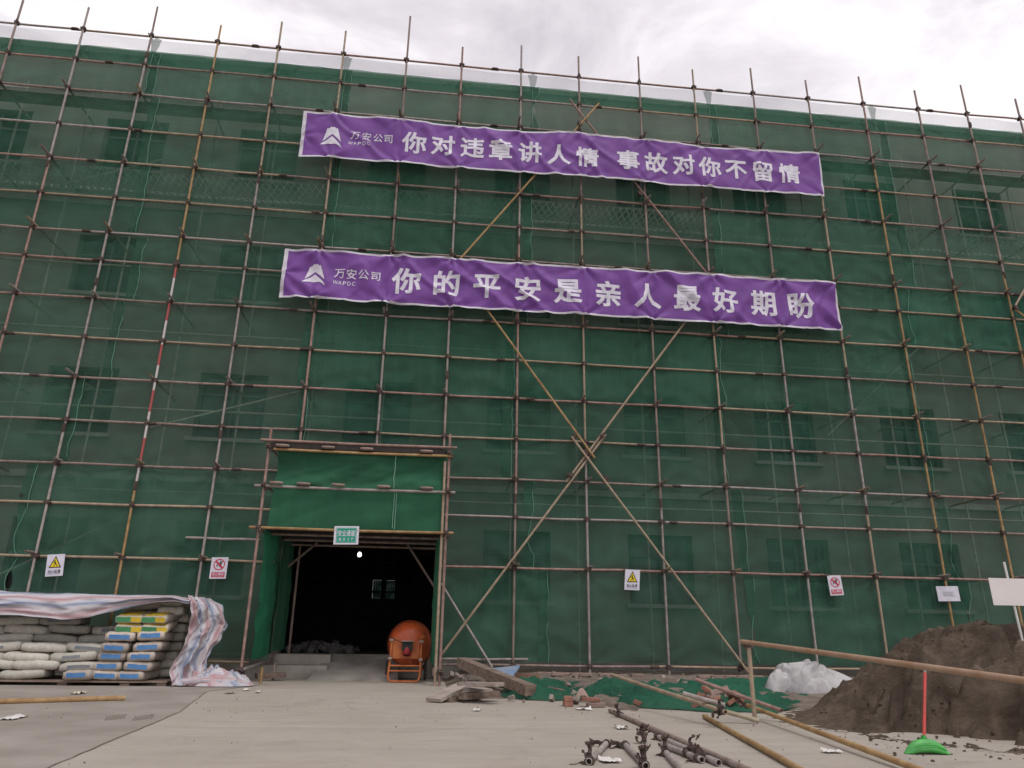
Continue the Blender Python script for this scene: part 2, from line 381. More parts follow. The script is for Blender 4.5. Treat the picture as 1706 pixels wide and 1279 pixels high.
# ================================================================== GROUND
def build_ground():
    # yard concrete, one sheet to the horizon
    g = MB(); g.grid(lambda u, v: Vector((lerp(-300, 300, u), lerp(-200, 400, v), -.012)), 4, 4)
    tag(g.build('ground', M_DIRT), kind='structure')
    s = MB(); s.add([(-40, -30, 0), (40, -30, 0), (40, 11.2, 0), (6.6, 11.2, 0), (4.6, 9.7, 0), (3.0, 10.0, 0), (2.6, 11.0, 0), (1.6, 11.3, 0), (.7, 14.4, 0), (.45, 16.4, 0), (-40, 16.4, 0)], [tuple(range(11))])
    tag(s.build('concrete_yard', M_CONC), kind='structure')
    # older slab left of the diagonal joint
    p = [atz(*q) for q in ((345, 1152), (300, 1186), (235, 1214), (180, 1237), (105, 1269), (40, 1297))]
    pts = [(a.x, a.y, .004) for a in p] + [(-3.2, 2, .004), (-25, 2, .004), (-25, 13.6, .004), (-2.6, 13.9, .004)]
    s = MB(); s.add(pts, [tuple(range(len(pts)))]); tag(s.build('old_concrete_slab', M_CONC2), kind='structure')
    # joints: ragged thin strips
    def joint(px, w, name, z=.008):
        P = [atz(*q) for q in px]; Q = []
        for a, b in zip(P, P[1:]):
            n = max(2, int((b-a).length/.12))
            for i in range(n): Q.append(a.lerp(b, i/n))
        Q.append(P[-1]); m = MB(); vs = []
        for i, q in enumerate(Q):
            t = (Q[min(i+1, len(Q)-1)]-Q[max(i-1, 0)]).normalized(); nrm = Vector((-t.y, t.x, 0))
            q = q+nrm*random.uniform(-.012, .012); ww = w*random.uniform(.5, 1.3)
            vs += [(q-nrm*ww/2).to_tuple()[:2]+(z,), (q+nrm*ww/2).to_tuple()[:2]+(z,)]
        m.add(vs, [(2*i, 2*i+2, 2*i+3, 2*i+1) for i in range(len(Q)-1)]); tag(m.build(name, M_JOINT), kind='structure')
    joint([(345, 1152), (300, 1186), (235, 1214), (180, 1237), (105, 1269), (40, 1297)], .008, 'slab_joint')
    joint([(250, 1212), (420, 1213.5), (640, 1215), (860, 1215), (1000, 1216)], .007, 'slab_joint')
    # two groups of drain slots
    m = MB()
    for cx in (190, 237):
        for k in range(7):
            a = atz(cx-15+k*5, 1201-k*.6); b = atz(cx-11+k*5, 1194-k*.6)
            d = Vector((.008, 0, 0)); m.add([(a-d).to_tuple()[:2]+(.0085,), (a+d).to_tuple()[:2]+(.0085,), (b+d).to_tuple()[:2]+(.0085,), (b-d).to_tuple()[:2]+(.0085,)], [(0, 1, 2, 3)])
    tag(m.build('ground_slots', M_JOINT), kind='structure')
    # raised dirt strip along the scaffold
    m = MB()
    def strip(u, v):
        x = lerp(.42, 30, u**1.6); y = lerp(9.4 if x > 2.5 else 10.6, 16.3, v)
        edge = sstep(0, .45, v + .12*nz(x*1.3, 3.3))
        z = -.02 + .19*edge + .05*fbm(x*1.7, y*1.7)*edge + .02*fbm(x*7, y*7)
        if x < .9: z *= sstep(.4, .95, x)
        return Vector((x, y, z))
    m.grid(strip, 120, 44); tag(m.build('dirt_strip', M_DIRT), kind='structure')
    # steps and ramp into the passage
    m = MB(); m.box((-3.3, 15.9, .12), (2.9, .9, .24)); m.box((-3.3, 16.13, .33), (2.9, .6, .2)); m.box((.1, 16.13, .22), (1.3, .6, .42))
    tag(m.build('entrance_step', M_STEP), kind='structure')
    m = MB(); x0, x1 = -1.95, -.55
    vs = [(x0-.18, 14.85, .002), (x1+.1, 14.85, .002), (x1, 16.4, .43), (x0, 16.4, .43), (x0-.18, 14.85, -.02), (x1+.1, 14.85, -.02), (x1, 16.4, -.02), (x0, 16.4, -.02)]
    m.add(vs, [(0, 1, 2, 3), (0, 4, 5, 1), (1, 5, 6, 2), (3, 7, 4, 0)]); tag(m.build('entrance_ramp', M_STEP), kind='structure')
build_ground()
def build_grit():
    m = MB()
    for k in range(240):
        x = random.uniform(-6.5, 4.6); y = random.uniform(4.8, 12.8) if k % 2 else random.uniform(8.5, 11.5); sz = random.choice((.003, .003, .004, .005, .007))*random.uniform(.7, 1.4)
        m.box((x, y, .004+sz*.35), (sz*1.5, sz*1.1, sz*.8), Euler((random.random(), random.random(), random.random()*6)).to_matrix())
    tag(m.build('yard_grit', mat('grit_stone', (.20, .175, .155), (.09, .078, .068), 40, .95)), 'fine grit and crumbs scattered over the concrete yard', 'grit', kind='stuff')
build_grit()

# ================================================================== BUILDING
WY = 16.25
BX0, BX1, BTOP = -19.0, 24.0, 15.19
WIN_X = [-1.33+3.27*k for k in range(-5, 8)]
WIN_Z = [(1.55, 3.05), (4.88, 6.40), (8.22, 9.72), (11.56, 13.06)]
def build_building():
    root = empty('office_building', (0, WY, 0), 'pale four storey office building wrapped behind green scaffold netting', 'building')
    holes = [(x-.75, x+.75, a, b) for x in WIN_X for fi, (a, b) in enumerate(WIN_Z) if not (fi == 0 and abs(x+1.33) < .1)]
    ent = (-2.95, .14, -.05, 2.78); holes.append(ent)
    xs = sorted({BX0, BX1} | {h[0] for h in holes} | {h[1] for h in holes}); zs = sorted({-.05, BTOP-.16} | {h[2] for h in holes} | {h[3] for h in holes})
    m = MB()
    def inhole(x, z): return any(h[0] < x < h[1] and h[2] < z < h[3] for h in holes)
    for xa, xb in zip(xs, xs[1:]):
        for za, zb in zip(zs, zs[1:]):
            if not inhole((xa+xb)/2, (za+zb)/2): m.add([(xa, 0, za), (xb, 0, za), (xb, 0, zb), (xa, 0, zb)], [(0, 1, 2, 3)])
    for h in holes:
        d = .24
        m.add([(h[0], 0, h[2]), (h[1], 0, h[2]), (h[1], 0, h[3]), (h[0], 0, h[3]), (h[0], d, h[2]), (h[1], d, h[2]), (h[1], d, h[3]), (h[0], d, h[3])],
              [(0, 1, 5, 4), (1, 2, 6, 5), (2, 3, 7, 6), (3, 0, 4, 7)])
    D = 12
    m.add([(BX0, 0, -.05), (BX0, D, -.05), (BX0, D, BTOP), (BX0, 0, BTOP-.16)], [(0, 3, 2, 1)])
    m.add([(BX1, 0, -.05), (BX1, D, -.05), (BX1, D, BTOP), (BX1, 0, BTOP-.16)], [(0, 1, 2, 3)])
    m.build('wall', M_WALL, root)
    rf = MB(); rf.box(((BX0+BX1)/2, D/2, BTOP-.9), (BX1-BX0-.1, D-.3, .2)); rf.build('roof', M_WALL, root)
    cp = MB(); cp.box(((BX0+BX1)/2, .12, BTOP-.08), (BX1-BX0+.1, .34, .16)); cp.build('parapet_coping', M_TRIM, root)
    # window template: frame with mullions, sill, panes
    f = MB(); w, h = 1.5, 1.51
    for cx in (-w/2+.03, 0, w/2-.03): f.box((cx, 0, h/2), (.06, .07, h))
    for cz in (.03, h-.03, h*.68): f.box((0, .004, cz), (w-.01, .06, .055))
    fm = f.mesh('window', M_FRAME); pm = MB(); pm.box((0, .03, h/2), (w, .012, h)); pmesh = pm.mesh('pane', M_GLASS)
    sl = MB(); sl.box((0, -.18, -.05), (w+.2, .16, .08)); smesh = sl.mesh('sill', M_TRIM)
    for x in WIN_X:
        for fi, (a, b) in enumerate(WIN_Z):
            if fi == 0 and abs(x+1.33) < .1: continue
            o = obj('window', fm, root, (x, .14, a)); o.scale.z = (b-a)/h
            obj('pane', pmesh, o); obj('sill', smesh, o)
    # string courses
    st = MB()
    for z in (3.95, 10.6): st.box(((BX0+BX1)/2, -.03, z), (BX1-BX0, .06, .14))
    st.build('string_course', M_TRIM, root)
    # passage behind the entrance
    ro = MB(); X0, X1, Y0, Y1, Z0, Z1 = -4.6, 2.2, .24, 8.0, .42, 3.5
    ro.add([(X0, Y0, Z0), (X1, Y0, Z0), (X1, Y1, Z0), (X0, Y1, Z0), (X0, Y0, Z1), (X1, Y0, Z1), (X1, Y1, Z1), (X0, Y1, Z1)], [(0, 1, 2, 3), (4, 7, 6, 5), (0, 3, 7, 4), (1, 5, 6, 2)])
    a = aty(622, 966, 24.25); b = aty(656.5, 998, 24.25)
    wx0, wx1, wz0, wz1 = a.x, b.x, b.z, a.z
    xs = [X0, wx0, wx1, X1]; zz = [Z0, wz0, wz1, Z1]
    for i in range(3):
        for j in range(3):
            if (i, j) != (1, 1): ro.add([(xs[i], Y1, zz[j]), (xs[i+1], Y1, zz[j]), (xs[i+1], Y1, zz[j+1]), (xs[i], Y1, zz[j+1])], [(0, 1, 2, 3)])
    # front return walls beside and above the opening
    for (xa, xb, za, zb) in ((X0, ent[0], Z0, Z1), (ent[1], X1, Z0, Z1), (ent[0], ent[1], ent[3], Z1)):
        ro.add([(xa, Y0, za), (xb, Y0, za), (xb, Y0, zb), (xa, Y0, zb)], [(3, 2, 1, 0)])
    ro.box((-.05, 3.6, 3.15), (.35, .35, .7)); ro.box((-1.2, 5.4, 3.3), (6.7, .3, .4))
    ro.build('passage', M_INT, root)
    bw = MB(); W = wx1-wx0; Hh = wz1-wz0
    bw.box((0, 0, Hh/2), (W*.2, .06, Hh)); bw.box((0, .002, Hh*.37), (W, .05, .05))
    for k in range(4):
        for s in (-1, 1): bw.box((s*(W*.1+W*.4*(k+.3)/4), .004, Hh/2), (.018, .03, Hh))
    o = bw.build('window', M_PLANKD, root); o.location = ((wx0+wx1)/2, Y1-.02, wz0)
    t = NT('dim_dusty_pane'); t.t.nodes.remove(t.b); tp = t.n('ShaderNodeBsdfTransparent'); t.l(tp.outputs[0], t.out.inputs[0]); t.l(t.ramp(t.noise(3), [(.35, (.05, .075, .07)), (.7, (.16, .21, .19))]), tp.inputs[0])
    pn = MB(); pn.box((0, .05, Hh/2), (W, .006, Hh)); pn.build('pane', t.m, o)
    # hanging lamp
    lp = aty(599, 924, 20.0)
    lamp = empty('ceiling_lamp', lp, 'round lit lamp hanging in the dark passage', 'lamp')
    t = NT('lamp_glow'); t.b.inputs['Emission Color'].default_value = (1, .97, .95, 1); t.b.inputs['Emission Strength'].default_value = 5; t.col((.8, .8, .8)); t.fin()
    q = MB(); q.lathe([(.001, -.055), (.03, -.048), (.048, -.025), (.055, 0), (.048, .026), (.03, .066)], (0, 0, 0), (0, 0, 1), 16); q.build('bulb', t.m, lamp)
    q = MB(); q.lathe([(.03, .066), (.035, .12), (.012, .13), (.012, 3.5-lp.z+.42-.42)], (0, 0, 0), (0, 0, 1), 10); q.build('lamp_holder', M_PLANKD, lamp)
    # rubble heap inside
    rb = MB()
    for k in range(130):
        x = random.uniform(-2.9, -1.5); y = random.uniform(16.75, 18.6); hgt = .22*(1-abs(x+2.3)/.9)*(1-abs(y-17.7)/1.2)
        s = random.uniform(.05, .14); rb.box((x, y, .44+max(0, hgt)*random.random()+s*.25), (s*1.3, s, s*.7), Euler((random.random()*3, random.random()*3, random.random()*3)).to_matrix())
    tag(rb.build('rubble', mat('rubble_grey', (.15, .14, .135), (.08, .075, .07), 8, .95)), 'heap of grey rubble on the floor just inside the dark doorway', 'rubble', kind='stuff')
build_building()

# ================================================================== SCAFFOLD
S = 1.475
PX = [v*S for v in (-7.013, -5.995, -4.94, -3.893, -2.912, -1.846, -.802, .138, 1.16, 2.171, 3.243, 4.233, 5.317, 6.345, 7.398, 8.46, 9.424, 10.477)]
RZ = [CAM_H+S*v for v in (9.153, 8.555, 7.984, 7.313, 6.701, 6.082, 5.491, 5.033, 4.427, 3.82, 3.226, 2.615, 2.025, 1.5, .821, -.414)]
SY, LY, NY, IY = 14.75, 14.80, 14.87, 15.72
TOPPX = [(36, 0), (143, 12), (259, 11), (367, 42), (473, 37), (578.5, 52), (681, 27), (766, 78), (870, 76), (965, 94), (1068, 95), (1154, 116), (1252, 114), (1344, 134), (1432, 128), (1526, 151), (1603, 142), (1693, 165)]
def coupler_mesh(kind=0):
    m = MB()
    m.tube([(0, -.001, -.04), (0, -.001, .04)], .037, 8); m.tube([(-.04, .05, 0), (.04, .05, 0)], .037, 8)
    m.box((0, .024, 0), (.075, .04, .075))
    m.tube([(-.055, -.02, .0), (-.055, .03, 0)], .012, 6); m.box((-.05, -.028, 0), (.03, .02, .032))
    m.tube([(.0, .03, -.06), (.0, .08, -.062)], .012, 6); m.box((.045, -.012, 0), (.035, .03, .05)); m.box((0, .05, .05), (.05, .035, .03))
    return m.mesh('coupler', M_IRON)
def build_scaffold():
    root = empty('scaffolding', (0, 0, 0), 'steel pipe scaffolding grid covering the whole front of the building', 'scaffolding')
    tops = [aty(x, y, SY).z for x, y in TOPPX]
    POSTS = {2: 'c', 3: 'd'}
    for i, x in enumerate(PX):
        z0 = .12 if x > .2 else .0
        if i in (5, 6): z0 = 4.20                     # cut short above the passage porch
        cuts = [z0]; z = z0+random.choice((2.2, 3.4, 4.6, 6.0)) if i not in (5, 6) else z0+random.choice((3, 5))
        while z < tops[i]-1.2: cuts.append(z); z += random.choice((4.5, 6.0, 6.0, 3.2))
        cuts.append(tops[i])
        if i == 3: cuts = [0, 3.5, 8.35, 12.6, tops[i]]
        lean = random.uniform(-.012, .012)
        for k, (a, b) in enumerate(zip(cuts, cuts[1:])):
            m = MB(); px = x+lean*(k % 2); r = .0245 if not k % 2 else .0238
            m.tube([(px+random.uniform(-.006, .006), SY, a), (px, SY, (a+b)/2), (px+random.uniform(-.006, .006), SY, b)], r, 8, hollow=False)
            ochre = (i in (15, 16, 14) and 4 < b < 14) or (i == 3 and b < 4) or (i == 1 and b < 9) or (i == 3 and a > 8) or (i == 4 and k == 0 and False)
            mt = M_PIPE[2] if ochre else (M_PIPE[3] if i in (5,) and k == 0 else random.choice((M_PIPE[0], M_PIPE[0], M_PIPE[1], M_PIPE[4], M_PIPE[3])))
            o = m.build('upright', M_REDWHITE if (i == 3 and k == 1) else mt, root)
            if i == 3 and k == 1: o['label'] = 'red and white banded upright pipe'
            if k:                                      # sleeve where two lengths meet
                q = MB(); q.tube([(x, SY, a-.09), (x, SY, a+.09)], .034, 8); q.box((x, SY-.036, a), (.03, .03, .12)); q.build('sleeve', M_IRON, root)
    # ledgers, each pipe length a part
    XL, XR = -12.6, 17.4
    def ledger(z, xa, xb, y=LY, tilt=0, mt=None):
        x = xa; first = True
        while x < xb-.05:
            e = min(xb, x+(random.uniform(2.5, 5.5) if first else random.choice((5.9, 5.9, 4.2)))); first = False
            if xb-e < .8: e = xb
            m = MB(); n = 4
            m.tube([(lerp(x, e, k/n), y+random.uniform(-.008, .008), z+random.uniform(-.012, .012)) for k in range(n+1)], .0243, 8)
            m.build('ledger', mt or random.choice((M_PIPE[0], M_PIPE[0], M_PIPE[4], M_PIPE[1], M_PIPE[3])), root)
            if e < xb:
                q = MB(); q.tube([(e-.09, y, z), (e+.09, y, z)], .034, 8); q.box((e, y-.036, z), (.12, .03, .03)); q.build('sleeve', M_IRON, root)
            x = e
    for r, z in enumerate(RZ):
        if z > 4.15: ledger(z, XL, XR)
        elif r == 15: ledger(z, .33, XR); ledger(z+.0, XL, -3.2)
        else: ledger(z, XL, -2.95 if r != 12 else -2.6); ledger(z, .26, XR)
    a = aty(310, 895, LY); b = aty(433, 899, LY); ledger((a.z+b.z)/2, a.x, b.x)
    ledger(RZ[15]+.11, .33, 2.0, LY-.02)
    # couplers: the hundred nearest as parts, the rest as one
    cm = coupler_mesh(); pts = []
    for i, x in enumerate(PX):
        for r, z in enumerate(RZ):
            if z < 4.2 and -2.9 < x < .2: continue
            pts.append((x, SY, z))
    pts.sort(key=lambda p: (Vector(p)-Vector((0, 0, .9))).length)
    for p in pts[:100]:
        o = obj('coupler', cm, root, p); o.rotation_euler = (0, random.choice((0, PI/2, PI))+random.uniform(-.15, .15), 0); s = random.uniform(.95, 1.15); o.scale = (s, s, s)
    m = MB()
    for p in pts[100:]:
        R = Matrix.Rotation(random.choice((0, PI/2, PI))+random.uniform(-.15, .15), 3, 'Y')
        m.add([R @ v.co + Vector(p) for v in cm.vertices], [tuple(q.vertices) for q in cm.polygons])
    o = m.build('coupler', M_IRON, root); o['kind'] = 'stuff'
    # transoms poking out through the nodes on every second row
    nodes = []
    for r in (2, 4, 6, 8, 10, 12, 14):
        for x in PX:
            if RZ[r] < 4.2 and -2.9 < x < .2: continue
            nodes.append((x, RZ[r]))
    nodes.sort(key=lambda p: Vector((p[0], SY, p[1]-.9)).length)
    rest = MB()
    for k, (x, z) in enumerate(nodes):
        y0 = SY-random.uniform(.18, .32); xo = x+random.choice((-1, 1))*.05; zo = z+.052
        m = MB() if k < 100 else rest
        m.tube([(xo, y0, zo), (xo+random.uniform(-.03, .03), WY-.03, zo+random.uniform(-.03, .03))], .0243, 8, hollow=True)
        if k < 100: m.build('transom', random.choice((M_PIPE[0], M_PIPE[1], M_PIPE[4])), root)
    o = rest.build('transom', M_PIPE[0], root); o['kind'] = 'stuff'
    # inner row behind the net
    for i, x in enumerate(PX):
        z0 = 4.3 if i in (5, 6) else .1
        m = MB(); m.tube([(x+random.uniform(-.05, .05), IY, z0), (x+random.uniform(-.05, .05), IY, RZ[1])], .0243, 6); m.build('inner_upright', M_INNER, root)
    for r in (1, 2, 4, 6, 8, 10, 12):
        m = MB()
        if RZ[r] < 4.2:
            m.tube([(XL, IY-.05, RZ[r]-.35), (-3, IY-.05, RZ[r]-.35)], .0243, 6); m.tube([(.3, IY-.05, RZ[r]-.35), (XR, IY-.05, RZ[r]-.35)], .0243, 6)
        else: m.tube([(XL, IY-.05, RZ[r]-.35), (XR, IY-.05, RZ[r]-.35)], .0243, 6)
        m.build('inner_ledger', M_INNER, root)
    for (x0, x1, za, zb) in ((-9.4, -6.2, 1.2, 3.0), (-6, -2.9, 4.9, 5.9), (9.2, 12.6, 5.4, 8.4), (-9, -6, 10.6, 11.9)):
        m = MB(); m.tube([(x0, IY-.1, za), (x1, IY-.1, zb)], .0243, 6); m.build('inner_brace', M_INNER, root)
    # bamboo deck boards on the top working level
    for k in range(2):
        m = MB(); m.box((2.4, 15.25+.22*k, RZ[2]+.09), (XR-XL-1, .19, .04)); m.build('deck_board', M_WOOD, root)
    # diagonal braces in front
    BY = 14.685
    def brace(p, q, mt, dy=0, ext=0):
        a, b = aty(*p, BY+dy), aty(*q, BY+dy); d = (b-a).normalized(); m = MB(); m.tube([a-d*ext, (a+b)/2, b+d*ext], .0245, 8); m.build('brace', mt, root)
    brace((949, 165), (1210, 497), M_PIPE[3]); brace((998, 172), (742, 459), M_PIPE[2], -.052)
    brace((800, 500), (991, 763), M_PIPE[2], -.052); brace((952, 727), (1259, 1136), M_PIPE[4], -.052)
    brace((1152, 522), (943, 803), M_PIPE[4], -.0); brace((1009, 724), (736, 1090), M_PIPE[4], -.0)
    brace((735, 972), (820, 1112), M_PIPE[1], .03)
    brace((1691, 510), (1725, 450), M_PIPE[4]); brace((1691, 515), (1730, 545), M_PIPE[2])
    for (x, y, a) in ((957, 727, 50), (984, 757, 50), (975, 752, -50), (1003, 726, -50), (950, 792, -50), (1010, 797, 50), (966, 205, 45), (977, 745, 45), (1239, 1107, 50), (855, 938, -50), (1066, 322, 45), (867, 322, -45), (1692, 512, 45)):
        p = aty(x, y, BY-.02); o = obj('brace_clamp', cm, root, p, (0, math.radians(a), 0)); o.scale = (1.1, 1.1, 1.1)
build_scaffold()

# ================================================================== NETTING
def ordinal_row(n): return ORD[n]
def build_nets():
    NX = PX
    ROWS = [14.01, RZ[2], RZ[4], RZ[6], RZ[8], RZ[10], RZ[12], RZ[14], .40]
    def seams(y, L): return [-12.5]+[aty(x, y, NY).x for x in L]+[17.3]
    SE = [seams(120, (255, 580, 890, 1180, 1452)), seams(230, (245, 566, 883, 1184, 1466)), seams(320, (236, 556, 879, 1187, 1490)), seams(440, (228, 545, 872, 1195, 1494)),
          seams(560, (190, 513, 850, 1190, 1500)), seams(650, (130, 508, 845, 1192, 1520)), seams(730, (112, 502, 872, 1214, 1540)),
          [-12.5, -7.75, -2.98, .26, 2.0, 6.5, 11.2, 17.3], [-12.5, -7.7, -2.98, .26, 2.3, 6.6, 11.4, 17.3]]
    # openings where a panel edge has come loose: (row, seam index) -> (gap, v0, v1)
    GAP = {(0, 3): (.16, .15, .75), (7, 1): (.10, .0, .45), (8, 1): (.24, .45, 1.0), (7, 4): (.13, .15, .6), (8, 5): (.17, .02, .55), (7, 6): (.12, .0, .5), (8, 6): (.2, .35, .75), (4, 4): (.05, .2, .8), (3, 5): (.04, .2, .8)}
    n_rows = len(ROWS)
    for ri in range(n_rows-1):
        zt, zb = ROWS[ri], ROWS[ri+1]; k = ri if ri < 7 else 7+(ri-7)
        row = SE[ri if ri < 6 else (6 if ri == 5 else ri)] if ri != 6 else SE[7]
        if ri == 7: row = SE[8]
        for ci, (xa, xb) in enumerate(zip(row, row[1:])):
            if abs(xa+2.98) < .01 and abs(xb-.26) < .01: continue      # the porch opening
            seed = ri*31.7+ci*7.3; yo = random.uniform(-.008, .008)
            nu = max(6, int((xb-xa)/.075)); nv = max(8, int((zt-zb)/.075))
            gl = GAP.get((ri if ri < 6 else ri+1, ci)); gr = GAP.get((ri if ri < 6 else ri+1, ci+1))
            ties = [(x, z, random.uniform(0, 6)) for x in NX if xa-.3 < x < xb+.3 for z in (zt, zb)]
            def fn(u, v, xa=xa, xb=xb, zt=zt, zb=zb):
                z = lerp(zb, zt, v)
                a = xa-.10; b = xb+.10
                a += .035*nz(z*1.1, seed)*sstep(0, .3, v)*sstep(1, .7, v); b += .035*nz(z*1.1, seed+9)*sstep(0, .3, v)*sstep(1, .7, v)
                for g, sgn in ((gl, 1), (gr, -1)):
                    if g and g[1] < v < g[2]:
                        t = math.sin(PI*(v-g[1])/(g[2]-g[1]))**1.5*g[0]
                        if sgn > 0: a += t*.55+.03
                        else: b -= t*.55+.03
                x = lerp(a, b, u)
                pin = math.sin(PI*v)**.6
                y = NY+yo-.03*pin + .06*pin*fbm(x*.55+seed, z*.7, seed) + .03*fbm(x*1.3, z*3.2, seed+4) + .035*pin*(max(0, ridge((z+.35*x)*1.3, x*.35, seed)-.6)+max(0, ridge((z-.5*x)*1.1, x*.3, seed+3)-.6))
                for (tx, tz, ph) in ties:
                    dx, dz = x-tx, z-tz; r = math.hypot(dx, dz)
                    if r < 1.3: y += .05*math.exp(-r/.42)*math.sin(8*math.atan2(dz, dx)+ph)*min(1, r/.08)
                zz = z + (.05*nz(x*1.7, seed) - (.03 if ri == 7 else 0))*(1-sstep(0, .12, v))*(1 if ri == 7 else .2)
                return Vector((x, min(max(y, NY-.05), NY+.16), zz))
            m = MB(); m.grid(fn, nu, nv); o = m.build('safety_net', M_NET)
            tag(o, f"green mesh net panel, {ORD[ci+1]} from the left in the {ORD[n_rows-1-ri]} row up from the ground", 'safety net', 'green safety net panels on the scaffold')
            if ci < len(row)-2 and not (abs(xb+2.98) < .01):
                c = MB(); n = 14; ph = random.uniform(0, 9)
                c.tube([fn(1, j/n)+Vector((.05*nz(j*.35, ph), -.03, 0)) for j in range(n+1)], .007, 5)
                c.build('lacing_cord', M_CORD, o)
    # doubled hem along the top
    hm = MB(); hm.grid(lambda u, v: Vector((lerp(-12.5, 17.3, u), NY-.025+.012*fbm(lerp(0, 40, u), v*2), lerp(13.62, 14.03, v)+.018*nz(u*60, v))), 240, 4)
    tag(hm.build('net_hem', M_NETHEM), 'brighter doubled green band along the top edge of the netting', 'net hem')
    # thin pale net between hem and guard rail
    th = MB()
    def tf(u, v):
        x = lerp(-12.5, 17.3, u); z1 = RZ[0]-.02-.05*abs(math.sin(x*1.1+nz(x*.4, 2)*2))
        return Vector((x, NY-.03+.02*fbm(x*.7, v), lerp(14.035, z1, v)))
    th.grid(tf, 160, 3); tag(th.build('thin_net_strip', M_NETPALE), 'thin pale see through net strip hung below the top guard rail', 'net strip')
    for x, y in ((262, 62), (580, 93), (890, 122), (1182, 149), (1455, 175)):
        a = aty(x, y, LY); f = MB()
        w = .13
        f.grid(lambda u, v: Vector((a.x-.03+lerp(-w, w, u)*(1-v*.85)+.02*nz(v*4, a.x), LY+.045+.03*math.sin(u*9)*(1-v), a.z-v*.62)), 10, 8)
        c = f.build('net_tail', mat_net('net_tail_cloth', (.16, .26, .22), (.12, .2, .17), .6))
        tag(c, f"loose gathered net tail tied to the top rail, {ORD[[262, 580, 890, 1182, 1455].index(x)+1]} from the left", 'net tail', 'net tails tied along the top rail')
        q = MB(); n = 10; q.tube([(a.x-.03+.04*nz(k*.5, a.x), NY-.05, a.z-.5-k*.13) for k in range(n)], .008, 5); q.build('cord', M_CORD, c)
    # white diamond-mesh catch net hung inside, between scaffold and wall
    t = NT('white_diamond_mesh'); t.t.nodes.remove(t.b)
    def wave(ang):
        w = t.n('ShaderNodeTexWave'); w.inputs['Scale'].default_value = 2.3; mp = t.n('ShaderNodeMapping'); mp.inputs['Rotation'].default_value = (0, 0, ang); t.l(t.tc.outputs['Object'], mp.inputs[0]); t.l(mp.outputs[0], w.inputs[0]); return w.outputs['Fac']
    mx = t.math('MAXIMUM', wave(.6), wave(-.6)); f = t.ramp(mx, [(.93, (0, 0, 0)), (.98, (1, 1, 1))])
    d = t.n('ShaderNodeBsdfDiffuse'); d.inputs[0].default_value = (.8, .8, .8, 1); tp = t.n('ShaderNodeBsdfTransparent'); ms = t.n('ShaderNodeMixShader')
    t.l(f, ms.inputs[0]); t.l(tp.outputs[0], ms.inputs[1]); t.l(d.outputs[0], ms.inputs[2]); t.l(ms.outputs[0], t.out.inputs[0])
    cn = MB(); cn.grid(lambda u, v: Vector((lerp(-12.5, 17.3, u), lerp(14.95, 16.2, v), RZ[4]-.05+.25*v-.28*math.sin(PI*v)+.05*nz(u*50, v*2))), 120, 8)
    tag(cn.build('catch_net', t.m), 'white diamond catch net strung inside the scaffold below the upper banner', 'catch net')
build_nets()

